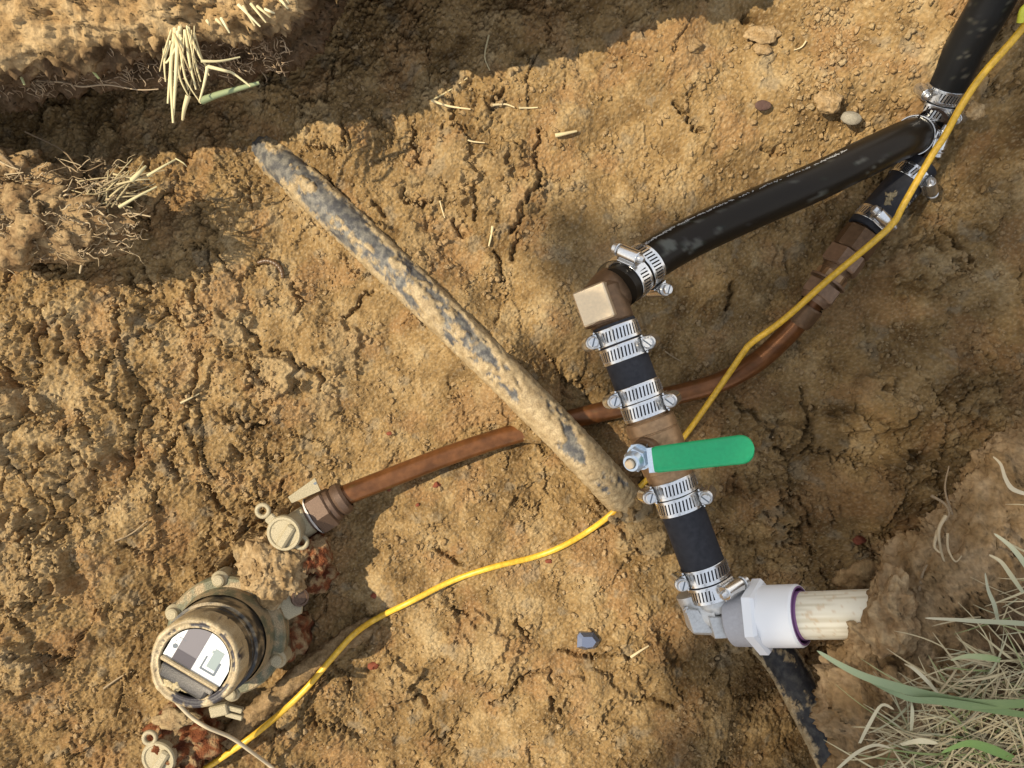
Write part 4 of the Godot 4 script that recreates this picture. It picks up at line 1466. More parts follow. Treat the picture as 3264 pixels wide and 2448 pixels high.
func tee_and_fittings() -> void:
	# tee axis along the main line
	var t0 := P(2760, 735, 0.089)
	var t1 := P(3010, 290, 0.112)
	var d := (t1 - t0).normalized()
	var tc := P(2945, 416, 0.093)
	var t := thing("pipe_tee", "dark insert tee joining the main pipe, branch pipe and rubber sleeve", "pipe tee", tc)
	var mb := MB.new()
	var f0 := (P(2905, 530, 0.09) - tc).dot(d)
	lathe(mb, tc, d, [[f0, 0.0], [f0, 0.0135], [f0 * 0.4, 0.0135], [f0 * 0.38, 0.0155], [0.012, 0.0155], [0.0125, 0.0138], [0.05, 0.0138]], 32)
	lathe(mb, tc, Vector3(-0.25, 1, 0.1), [[0.0, 0.0145], [0.012, 0.0145], [0.0125, 0.0135], [0.03, 0.0135]], 32)
	put(mb, "body", M.nut_brown, t)
	var s0 := P(2768, 718, 0.089)
	var s1 := P(2915, 548, 0.093)
	var sdv := (s1 - s0).normalized()
	mb = MB.new()
	lathe(mb, s0, sdv, [[-0.006, 0.012], [-0.006, 0.0166], [s0.distance_to(s1) + 0.008, 0.0166], [s0.distance_to(s1) + 0.008, 0.012]], 48)
	var sleeve := put(mb, "rubber_sleeve", M.rubber)
	tag(sleeve, "black rubber sleeve with white dotted print between tee and brass fitting", "hose")
	var tm := TextMesh.new()
	tm.text = "1 2 0 . - 0"
	tm.font_size = 16
	tm.pixel_size = 0.00027
	tm.depth = 0.0003
	var tx := MeshInstance3D.new()
	tx.name = "printed_marks"
	tx.mesh = tm
	tx.material_override = M.print
	sleeve.add_child(tx)
	var sn := (Vector3.UP * 0.62 + sdv.cross(Vector3.UP) * 0.78).normalized()
	sn = (sn - sdv * sn.dot(sdv)).normalized()
	tx.position = s0.lerp(s1, 0.56) + sn * 0.0166
	tx.basis = Basis(sdv, sn.cross(sdv), sn)
	# mud smear on the sleeve
	mb = MB.new()
	blob(mb, s0.lerp(s1, 0.42) + Vector3(-0.004, 0.0152, 0.0), Vector3(0.006, 0.0022, 0.008), 0.8, 0.12, 431, 16, 24, clay_col(Color(0.30, 0.24, 0.14), Color(0.46, 0.38, 0.24), 432, 0.2))
	put(mb, "mud_smear", M.clod, sleeve)
	var w := on_path(main_path, 2985, 340)
	clamp_at(w[0], w[1], 0.0173, Vector3(0.75, 0.7, 0.45), 1.0, "hose clamp on the main pipe nearest the tee", 0.0125)
	w = on_path(main_path, 3008, 290)
	clamp_at(w[0], w[1], 0.0173, Vector3(-0.9, 0.25, 0.0), -1.0, "hose clamp on the main pipe farther from the tee", 0.0125, 0.1)
	var bd := (P(2895, 440, 0.137) - P(2932, 423, 0.098)).normalized()
	w = on_path(branch_path, 2918, 430)
	clamp_at(w[0], w[1], 0.0167, Vector3(1.0, 0.2, 0.2), -1.0, "hose clamp at the foot of the branch pipe over the tee", 0.012, 0.0, 1.3)
	clamp_at(P(2898, 566, 0.092), sdv, 0.0168, Vector3(0.7, 0.6, 0.3), 1.0, "hose clamp on the rubber sleeve nearest the tee", 0.0125, 0.03)
	clamp_at(P(2783, 705, 0.089), sdv, 0.0168, Vector3(-0.1, 1.0, 0.3), -1.0, "hose clamp on the rubber sleeve next to the brass fitting", 0.0125, 0.06)
	# clamps at the brass elbow end of the branch pipe
	var ed := (P(2110, 826, 0.206) - P(1995, 905, 0.204)).normalized()
	w = on_path(branch_path, 2012, 890)
	clamp_at(w[0], w[1], 0.0167, Vector3(-0.1, 0.75, -0.75), 1.0, "hose clamp on the branch pipe touching the brass elbow, housing on its far side", 0.0125, 0.0, 1.5)
	w = on_path(branch_path, 2058, 856)
	clamp_at(w[0], w[1], 0.0167, Vector3(0.5, -0.3, 1.0), 1.0, "hose clamp second from the brass elbow on the branch pipe", 0.0125, 0.05)
	# brass coupling to copper
	var c0 := P(2775, 712, 0.088)
	var c1 := P(2592, 962, 0.078)
	var cd := (c1 - c0).normalized()
	t = thing("brass_coupling", "brown brass coupling with flat sided nuts at the copper pipe end", "pipe fitting", c0.lerp(c1, 0.5))
	var e1 := frame(cd, Vector3(0.1, 1, 0))[0] as Vector3
	var len := c0.distance_to(c1)
	mb = MB.new()
	lathe(mb, c0, cd, [[-0.01, 0.0130], [0.008, 0.0132], [0.010, 0.0160]], 40)
	prism(mb, c0 + cd * 0.010, cd, e1, ngon(8, 0.0178, PI / 8.0), 0.022, 0.0012)
	lathe(mb, c0 + cd * 0.030, cd, [[0.0, 0.0150], [len - 0.04, 0.0125], [len - 0.03, 0.0122]], 36)
	put(mb, "body", M.old_brass, t)
	mb = MB.new()
	prism(mb, c0 + cd * 0.033, cd, e1, ngon(6, 0.0190, PI / 6.0), 0.017, 0.0016)
	put(mb, "swivel_nut", M.tarnished, t)
	mb = MB.new()
	lathe(mb, c0 + cd * 0.050, cd, [[0.0, 0.013], [0.002, 0.0138], [0.003, 0.0128], [0.005, 0.0138], [0.006, 0.0128]], 36)
	prism(mb, c0 + cd * 0.056, cd, e1, ngon(6, 0.0152, PI / 6.0 + 0.2), 0.008, 0.001)
	put(mb, "threaded_neck", M.bronze, t)
	mb = MB.new()
	prism(mb, c0 + cd * 0.069, cd, e1, ngon(6, 0.0172, PI / 6.0 - 0.15), 0.014, 0.0014)
	lathe(mb, c0 + cd * 0.083, cd, [[0.0, 0.0145], [0.003, 0.0138], [0.006, 0.0120]], 32)
	lathe(mb, c0 + cd * 0.064, cd, [[0.0, 0.0], [0.0, 0.0175], [0.002, 0.0175], [0.002, 0.012]], 36)
	put(mb, "compression_nut", M.tarnished, t)
	mb = MB.new()
	lathe(mb, P(2570, 995, 0.0725), P(2545, 1022, 0.068) - P(2590, 965, 0.0765), [[-0.008, 0.0118], [-0.006, 0.0126], [0.010, 0.0126], [0.013, 0.0116]], 32)
	put(mb, "pipe_collar", M.old_brass, t)

func meter() -> void:
	var mc := P(746, 2005, 0.05)
	mc.y = 0.0
	var up := Vector3.UP
	var ax := Vector3(-0.5, 0, 0.866)      # from inlet to outlet
	var t := thing("water_meter", "muddy water meter with round black register and rusty bronze body", "water meter", mc)
	var gz := smp(1.0 / 16.0, 501, 4)
	var gcol := func(p: Vector3, _d = null) -> Color:
		var k := gz.get_noise_3dv(p * 1000.0)
		var c := Color(0.17, 0.165, 0.095).lerp(Color(0.25, 0.235, 0.14), clampf(0.5 + k, 0.0, 1.0))
		return c.lerp(Color(0.42, 0.31, 0.17), smoothstep(-0.16, 0.12, k))
	var clayc := clay_col(Color(0.46, 0.34, 0.18), Color(0.62, 0.49, 0.29), 503, 0.09)
	# lower case, flange and upper case in weathered bronze
	var mb := MB.new()
	lathe_dense(mb, mc, up, [[0.0, 0.03], [0.012, 0.044], [0.03, 0.049], [0.056, 0.049], [0.0562, 0.0555], [0.060, 0.0565], [0.072, 0.0565], [0.0745, 0.0545], [0.0746, 0.047], [0.092, 0.044]], 120, 6)
	tint(mb, gcol)
	put(mb, "case", M.green_bronze, t)
	for k in 6:
		var a := TAU * k / 6.0 + 0.42
		var bo := mc + Vector3(cos(a), 0, sin(a)) * 0.0535 + up * 0.070
		mb = MB.new()
		lathe(mb, bo, up, [[-0.016, 0.0085], [0.003, 0.0085], [0.0055, 0.0062], [0.0085, 0.0055], [0.0095, 0.004], [0.0095, 0.0]], 20)
		put(mb, "bolt", M.pale_bronze, t)
	# register housing
	var rz := smp(1.0 / 14.0, 507, 4)
	var rcol := func(p: Vector3, _d = null) -> Color:
		var k := rz.get_noise_3dv(p * 1000.0)
		var c := Color(0.022, 0.02, 0.02).lerp(Color(0.20, 0.18, 0.16), smoothstep(0.2, 0.5, k))
		var side := (p - mc).normalized().dot(Vector3(-0.2, 0, -1.0))
		return c.lerp(Color(0.40, 0.30, 0.165), smoothstep(-0.1, 0.25, k * 0.6 + side * 0.55 - 0.05))
	mb = MB.new()
	lathe_dense(mb, mc, up, [[0.088, 0.0425], [0.112, 0.0425], [0.113, 0.0400], [0.118, 0.0400], [0.1185, 0.0395], [0.138, 0.0395]], 96, 6)
	tint(mb, rcol)
	var reg := put(mb, "register_housing", M.register_black, t)
	# clay crusted rim
	mb = MB.new()
	var rows := []
	var cols := []
	for q in [[0.0395, 0.128], [0.0397, 0.136], [0.0390, 0.146], [0.0380, 0.1490], [0.0362, 0.1498], [0.0350, 0.1497], [0.0340, 0.1484], [0.0322, 0.1482], [0.0315, 0.1490], [0.0306, 0.1489], [0.0300, 0.1476], [0.0298, 0.1465]]:
		var row := PackedVector3Array()
		var cr := []
		for i in 140:
			var a := TAU * i / 140.0
			var dv := Vector3(cos(a), 0, sin(a))
			var p: Vector3 = mc + dv * q[0] + up * q[1]
			var k := rz.get_noise_3dv(p * 650.0) * 1.2 + rz.get_noise_3dv(p * 2600.0) * 0.3
			row.append(p + (up + dv * 0.6) * maxf(k, -0.1) * 0.0016)
			var cl: Color = clayc.call(p, dv)
			var bare: bool = q[0] > 0.0320 and q[0] < 0.0345
			cr.append(Color(0.05, 0.042, 0.045).lerp(cl, smoothstep(-0.06, 0.06, k + (-0.06 if bare else 0.34))))
		rows.append(row)
		cols.append(cr)
	mb.patch(rows, true, mc + up * 0.12, false, cols)
	sub(mb, "rim", M.register_black, reg)
	# face: disc cut by a chord, in chord coordinates
	var px := 0.70 / FPX
	var cd := Vector3(0.86, 0, 0.51)
	var cnn := Vector3(0.51, 0, -0.86)
	var chord := mc + up * 0.1472 - cnn * (28.0 * px)
	var fp := func(s: float, n: float, h := 0.0) -> Vector3:
		return chord + cd * (s * px) + cnn * (n * px) + up * h
	var arc := func(s: float) -> float:
		return 28.0 + sqrt(maxf(109.0 * 109.0 - s * s, 0.0))
	var strip := func(s0: float, s1: float, n0: float, h: float) -> MB:
		var b := MB.new()
		var r0 := PackedVector3Array()
		var r1 := PackedVector3Array()
		for i in 25:
			var s := lerpf(s0, s1, i / 24.0)
			r0.append(fp.call(s, n0, h))
			r1.append(fp.call(s, maxf(arc.call(s), n0), h))
		b.patch([r0, r1], false, up, true)
		return b
	sub(strip.call(-105.0, 105.0, 0.0, 0.0), "face_plate", M.face_white, reg)
	sub(strip.call(-74.0, -3.0, 2.0, 0.0003), "solar_window", M.face_grey, reg)
	var rect := func(s0: float, n0: float, s1: float, n1: float, h: float, b: MB) -> void:
		b.patch([PackedVector3Array([fp.call(s0, n0, h), fp.call(s1, n0, h)]), PackedVector3Array([fp.call(s0, n1, h), fp.call(s1, n1, h)])], false, up, true)
	mb = MB.new()
	rect.call(-72.0, 2.0, -5.0, 40.0, 0.0005, mb)
	sub(mb, "dark_window", M.face_dark, reg)
	mb = MB.new()
	rect.call(34.0, 36.0, 66.0, 100.0, 0.0003, mb)
	rect.call(28.0, 84.0, 36.0, 92.0, 0.0004, mb)
	sub(mb, "display", M.face_lcd, reg)
	mb = MB.new()
	rect.call(18.0, 24.0, 23.0, 66.0, 0.0004, mb)
	rect.call(18.0, 20.0, 72.0, 26.0, 0.00045, mb)
	rect.call(66.0, 22.0, 73.0, 66.0, 0.0005, mb)
	mb.poly(fan_pts(fp.call(-84.0, 42.0, 0.0004), 8.0 * px), up)
	for i in 9:
		rect.call(-88.0 + i * 3.0, 72.0, -86.5 + i * 3.0, 74.0 + (i % 3), 0.0004, mb)
	rect.call(-74.0, 56.0, -71.0, 59.0, 0.0004, mb)
	rect.call(-92.0, 58.0, -88.0, 60.0, 0.0004, mb)
	sub(mb, "printed_symbols", M.face_ink, reg)
	# clay rim along the chord, lid hinge below it
	mb = MB.new()
	var hz := MB.new()
	cbox(mb, fp.call(0.0, -7.0, 0.001), [cd, up, cnn], Vector3(104.0 * px, 0.0028, 7.0 * px), 0.001)
	tint(mb, clayc_wrap(clayc))
	sub(mb, "chord_rim", M.register_black, reg)
	cbox(hz, fp.call(-2.0, -40.0, -0.006), [cd, up, cnn], Vector3(86.0 * px, 0.010, 26.0 * px), 0.003)
	cbox(hz, fp.call(4.0, -22.0, 0.0015), [cd, up, cnn], Vector3(92.0 * px, 0.003, 9.0 * px), 0.001)
	cbox(hz, fp.call(-4.0, -72.0, -0.014), [cd, up, cnn], Vector3(66.0 * px, 0.010, 16.0 * px), 0.004)
	tint(hz, func(p, _d = null): return Color(0.025, 0.022, 0.022).lerp(Color(0.26, 0.23, 0.19), smoothstep(0.05, 0.4, rz.get_noise_3dv(p * 1000.0))))
	put(hz, "lid_hinge", M.register_black, t)
	mb = MB.new()
	blob(mb, fp.call(-12.0, -62.0, -0.003), Vector3(0.012, 0.005, 0.008), 0.55, 0.09, 512, 26, 36, clay_col(Color(0.50, 0.40, 0.22), Color(0.68, 0.56, 0.35), 513, 0.15))
	put(mb, "mud_cake", M.clod, t)
	# grey connector below the hinge
	mb = MB.new()
	var gc := P(700, 2262, 0.118)
	cbox(mb, gc, [Vector3(0.9, 0.0, -0.2).normalized(), Vector3(0.2, 0, 0.9).normalized(), up], Vector3(0.008, 0.005, 0.004), 0.001)
	for k in 2:
		cbox(mb, P(748, 2258 + k * 22, 0.116), [Vector3(0.95, 0, 0.25).normalized(), Vector3(-0.25, 0, 0.95).normalized(), up], Vector3(0.0075, 0.0022, 0.003), 0.0006)
	put(mb, "wire_connector", M.pale_bronze, t)
	# rusty outlet on the lower left
	var rz1 := clay_col(Color(0.11, 0.034, 0.016), Color(0.28, 0.10, 0.042), 521, 0.09)
	var rz2 := smp(0.07, 523, 4)
	var rustc := func(p: Vector3, dv: Vector3) -> Color:
		var c: Color = rz1.call(p, dv)
		return c.lerp(Color(0.42, 0.29, 0.15), smoothstep(0.0, 0.2, rz2.get_noise_3dv(p * 1000.0)) * 0.85)
	mb = MB.new()
	blob(mb, P(592, 2345, 0.042), Vector3(0.034, 0.034, 0.030), 0.35, 0.04, 522, 40, 60, rustc)
	put(mb, "rusty_outlet", M.rust, t)
	mb = MB.new()
	blob(mb, P(560, 2292, 0.070), Vector3(0.020, 0.006, 0.009), 0.3, 0.07, 524, 30, 44, clay_col(Color(0.34, 0.23, 0.12), Color(0.48, 0.35, 0.19), 525, 0.1))
	put(mb, "mud_cake", M.clod, t)
	mb = MB.new()
	blob(mb, mc + Vector3(0.046, 0.020, 0.012), Vector3(0.018, 0.018, 0.026), 0.4, 0.05, 526, 24, 36, rustc)
	put(mb, "rust_crust", M.rust, t)
	# inlet neck, buried in mud, rust on its right side
	mb = MB.new()
	lathe(mb, mc + up * 0.045, -ax, [[0.03, 0.020], [0.060, 0.0185], [0.062, 0.0220], [0.080, 0.0225], [0.082, 0.0165], [0.10, 0.016]], 40)
	tint(mb, gcol)
	put(mb, "inlet_neck", M.green_bronze, t)
	mb = MB.new()
	blob(mb, P(872, 1812, 0.062), Vector3(0.031, 0.024, 0.036), 0.22, 0.05, 531, 60, 80, clay_col(Color(0.34, 0.22, 0.105), Color(0.52, 0.37, 0.20), 532, 0.07))
	crumble(mb, 0.04)
	put(mb, "mud_cake", M.soil, t)
	mb = MB.new()
	blob(mb, P(985, 1765, 0.048), Vector3(0.018, 0.020, 0.022), 0.4, 0.05, 534, 30, 40, rustc)
	blob(mb, P(1010, 1830, 0.030), Vector3(0.016, 0.018, 0.018), 0.4, 0.05, 536, 24, 36, rustc)
	put(mb, "rust_crust", M.rust, t)
	# side bolt with steel head on the right of the case
	mb = MB.new()
	lathe(mb, P(952, 1905, 0.062), Vector3(0.5, 0.75, -0.2), [[-0.01, 0.007], [0.001, 0.007], [0.001, 0.0085], [0.005, 0.0085], [0.0052, 0.0066], [0.0035, 0.0062], [0.0035, 0.0]], 20)
	put(mb, "bolt", M.nut_brown, t)
	mb = MB.new()
	prism(mb, P(922, 1922, 0.050), Vector3(0.3, 0.9, -0.1), Vector3(0.9, -0.3, 0.0).normalized(), ngon(6, 0.014, 0.4), 0.016, 0.0014)
	put(mb, "plug_nut", M.pale_bronze, t)

	meter_valve(P(905, 1700, 0.082), P(838, 1628, 0.08), P(960, 1728, 0.074), "pale lockable shut-off valve on the meter inlet beside the copper pipe")
	meter_valve(P(505, 2418, 0.078), P(478, 2352, 0.078), P(555, 2475, 0.07), "pale lockable shut-off valve below the rusty meter outlet")

	# compression nut at the copper pipe
	var d := (P(1110, 1575, 0.043) - P(1000, 1645, 0.046)).normalized()
	t = thing("compression_nut", "dark brass hexagon nut with chalky rim holding the copper pipe at the meter", "pipe nut", P(1035, 1625, 0.045))
	var no := P(1004, 1643, 0.046)
	mb = MB.new()
	prism(mb, no, d, frame(d)[0], ngon(6, 0.0205, 0.25), 0.018, 0.0022)
	lathe(mb, no + d * 0.018, d, [[0.0, 0.0175], [0.004, 0.0172], [0.006, 0.0150]], 36)
	lathe(mb, no + d * 0.024, d, [[0.0, 0.0145], [0.003, 0.0165], [0.009, 0.0160], [0.012, 0.0135], [0.012, 0.0112]], 36)
	tint(mb, func(_p, _d = null): return Color(1, 1, 1))
	put(mb, "hexagon", M.nut_brown, t)
	mb = MB.new()
	var lz := smp(1.0 / 4.0, 541, 3)
	rows = []
	for q in [[-0.0006, 0.0195], [-0.0024, 0.0180], [-0.0034, 0.0160], [-0.0022, 0.0142]]:
		var f := frame(d)
		var row := PackedVector3Array()
		for i in 48:
			var a := TAU * i / 48.0
			var dv: Vector3 = f[0] * cos(a) + f[1] * sin(a)
			var p: Vector3 = no + d * q[0] + dv * q[1]
			row.append(p + dv * lz.get_noise_3dv(p * 1000.0) * 0.0016)
		rows.append(row)
	mb.patch(rows, true, -d, true)
	put(mb, "mineral_crust", mat("chalk", lin(0.62, 0.57, 0.52), 0.9, 0.0, false, null, null), t)
	mb = MB.new()
	lathe(mb, no, -d, [[-0.004, 0.0150], [0.003, 0.0150], [0.004, 0.0138], [0.012, 0.0138]], 36)
	put(mb, "dark_ring", M.nut_brown, t)
	mb = MB.new()
	lathe(mb, no - d * 0.004, -d, [[0.0, 0.0126], [0.003, 0.0146], [0.014, 0.0150], [0.022, 0.0145], [0.03, 0.012]], 36)
	put(mb, "valve_spigot", M.pale_bronze, t)
	# small punched tab behind the nut
	mb = MB.new()
	var tb := PackedVector2Array([Vector2(-0.018, -0.004), Vector2(0.012, -0.0075), Vector2(0.014, 0.006), Vector2(-0.018, 0.003)])
	prism(mb, P(975, 1562, 0.06), Vector3(0.1, 1, 0.1), Vector3(0.86, 0, -0.5), tb, 0.0016, 0.0003)
	var tab := put(mb, "tag_tab", M.pale_bronze)
	tag(tab, "small pale punched metal tab behind the dark hexagon nut", "tag")
	var hole := MB.new()
	lathe(hole, P(1004, 1540, 0.0617), Vector3.UP, [[0.0, 0.0], [0.0002, 0.0016], [0.0002, 0.0]], 12)
	sub(hole, "punched_hole", M.face_ink, tab)
	# muddy conduit below the meter
	var mz2 := smp(1.0 / 10.0, 551, 4)
	mb = MB.new()
	tube(mb, catmull([P(1200, 1985, -0.012), P(1120, 2030, 0.006), P(1000, 2115, 0.016), P(880, 2215, 0.022), P(780, 2300, 0.024), P(720, 2360, 0.02)], 14), func(_s, p, dv): return 0.0098 + mz2.get_noise_3dv((p + dv * 0.012) * 1000.0) * 0.005, 30, true, clay_col(Color(0.27, 0.175, 0.085), Color(0.40, 0.27, 0.14), 552, 0.08))
	tag(put(mb, "muddy_conduit", M.clod), "clay coated thin conduit lying below the meter along the yellow wire", "conduit")

func clayc_wrap(c: Callable) -> Callable:
	return func(p, _d = null): return c.call(p, Vector3.UP)

func fan_pts(o: Vector3, r: float) -> PackedVector3Array:
	return ring(o, Vector3.RIGHT, Vector3.BACK, r, 20)

func tint(mb: MB, f: Callable) -> void:
	for i in mb.v.size():
		mb.c[i] = f.call(mb.v[i], mb.n[i])

func sub(mb: MB, called: String, m: Material, parent: Node3D) -> void:
	put(mb, called, m, parent)

func lathe_dense(mb: MB, o: Vector3, axis: Vector3, prof: Array, segs: int, div: int) -> void:
	var pr := []
	for i in prof.size() - 1:
		var rows := []
		var f := frame(axis)
		for k in div + 1:
			var t := float(k) / div
			rows.append(ring(o + axis * lerpf(prof[i][0], prof[i + 1][0], t), f[0], f[1], lerpf(prof[i][1], prof[i + 1][1], t), segs))
		mb.patch(rows, true, o + axis * (prof[i][0] + prof[i + 1][0]) * 0.5)

func meter_valve(o: Vector3, ear1: Vector3, ear2: Vector3, label: String) -> void:
	var t := thing("shutoff_valve", label, "valve", o, "meter shut-off valves")
	var up := Vector3(-0.12, 1.0, 0.1).normalized()
	var mb := MB.new()
	lathe(mb, o, up, [[-0.045, 0.0125], [-0.012, 0.0125], [-0.010, 0.0140], [-0.006, 0.0150], [-0.0055, 0.0165], [0.0, 0.0168], [0.0018, 0.0158], [0.0018, 0.0135], [0.0005, 0.0125], [0.0005, 0.0]], 40)
	put(mb, "cap", M.pale_bronze, t)
	# raised wing across the cap
	var wd := Vector3(-0.52, 0, 0.85)
	mb = MB.new()
	cbox(mb, o + up * 0.002 - wd.cross(up) * 0.0035, [wd, up, wd.cross(up)], Vector3(0.0118, 0.0034, 0.0045), 0.0018)
	put(mb, "wing", M.pale_bronze, t)
	for e in [ear1, ear2]:
		var ep: Vector3 = e
		mb = MB.new()
		var d := (ep - o)
		d.y = 0.0
		var dn := d.normalized()
		# ring ear
		var rows := []
		for i in 24:
			var a := TAU * i / 24.0
			var rd := dn * cos(a) + dn.cross(Vector3.UP) * sin(a)
			var row := PackedVector3Array()
			for k in 10:
				var b := TAU * k / 10.0
				row.append(ep + rd * (0.0056 + 0.0022 * cos(b)) + Vector3.UP * (0.0024 * sin(b)))
			rows.append(row)
		rows.append(rows[0])
		var tor := MB.new()
		mb_tube(tor, rows, ring(ep, dn, dn.cross(Vector3.UP), 0.0056, 24), [])
		mb.v = tor.v; mb.n = tor.n; mb.c = tor.c; mb.ix = tor.ix
		cbox(mb, o.lerp(ep, 0.52) - Vector3.UP * 0.001, [dn, Vector3.UP, dn.cross(Vector3.UP)], Vector3(maxf(d.length() * 0.5 - 0.008, 0.003), 0.0022, 0.0050), 0.001)
		put(mb, "lock_ear", M.pale_bronze, t)

func on_soil(u: float, vv: float, lift: float) -> Vector3:
	var w := P(u, vv, 0.04)
	for i in 3:
		w = P(u, vv, soil_y(w.x, w.z))
	return P(u, vv, w.y + lift)

func wires() -> void:
	var pts := [P(3420, -140, 0.20), P(3264, 84, 0.18), P(3131, 239, 0.163), P(3065, 336, 0.152), P(3011, 434, 0.138), P(2968, 499, 0.132), P(2881, 651, 0.122), P(2848, 710, 0.117), P(2778, 776, 0.117), P(2642, 890, 0.103), P(2500, 1017, 0.086), P(2400, 1090, 0.07), P(2372, 1120, 0.064), P(2319, 1197, 0.05)]
	pts += [on_soil(2232, 1322, 0.018), on_soil(2170, 1405, 0.008), on_soil(2070, 1520, 0.004), on_soil(1960, 1628, 0.004), on_soil(1880, 1690, 0.004)]
	for q in [[1790, 1742], [1700, 1776], [1570, 1808], [1440, 1852], [1300, 1922], [1200, 1972], [1128, 2022], [1060, 2096], [980, 2190], [900, 2268]]:
		pts.append(on_soil(q[0], q[1], 0.006 if q[0] > 1150 else 0.024))
	pts += [P(800, 2350, 0.05), P(700, 2420, 0.045), P(640, 2462, 0.042), P(500, 2580, 0.04)]
	var mb := MB.new()
	tube(mb, catmull(pts, 10), 0.0030, 14)
	tag(put(mb, "tracer_wire", M.yellow_wire), "long yellow insulated tracer wire winding across the whole pit", "wire")
	mb = MB.new()
	tube(mb, catmull([P(3252, 70, 0.186), P(3262, 30, 0.192), P(3285, 25, 0.19), P(3295, 90, 0.186)], 8), 0.0028, 10)
	tag(put(mb, "wire_tape", M.yellow_green), "short scrap of yellow green tape beside the yellow wire's upper end", "tape")
	mb = MB.new()
	tube(mb, catmull([P(560, 2235, 0.112), P(610, 2285, 0.10), P(660, 2318, 0.095), P(735, 2350, 0.075), P(800, 2395, 0.055), on_soil(860, 2440, 0.006), on_soil(930, 2500, 0.006)], 10), 0.0019, 10)
	tag(put(mb, "meter_wire", M.cream_wire), "thin cream wire leading from the register past the yellow wire", "wire")

func blade(mb: MB, pts: PackedVector3Array, w: float, colr: Color, colt: Color, up := Vector3.UP, fold := 0.3) -> void:
	var rows := []
	var cols := []
	var k := pts.size()
	for i in k:
		var d := (pts[mini(i + 1, k - 1)] - pts[maxi(i - 1, 0)]).normalized()
		var s := d.cross(up).normalized()
		var nn := s.cross(d)
		var f := float(i) / (k - 1)
		var ww := w * 0.5 * minf(1.0, 0.55 + f * 1.5) * pow(1.0 - f, 0.45) + 0.0001
		rows.append(PackedVector3Array([pts[i] - s * ww, pts[i] - nn * ww * fold, pts[i] + s * ww]))
		var c := colr.lerp(colt, f)
		cols.append([c, c.lerp(Color(c.r * 1.12, c.g * 1.12, c.b * 1.12), 0.8), c])
	mb.patch(rows, false, up, true, cols)

func stalk(mb: MB, pts: Array, r: float, col: Color) -> void:
	var p := catmull(pts, 5)
	tube(mb, p, func(s, _p, _d): return r * (1.0 - 0.55 * s), 6, true, func(_p, _d): return col)

const STRAW := Color(0.50, 0.42, 0.235)
const STRAW2 := Color(0.40, 0.31, 0.165)

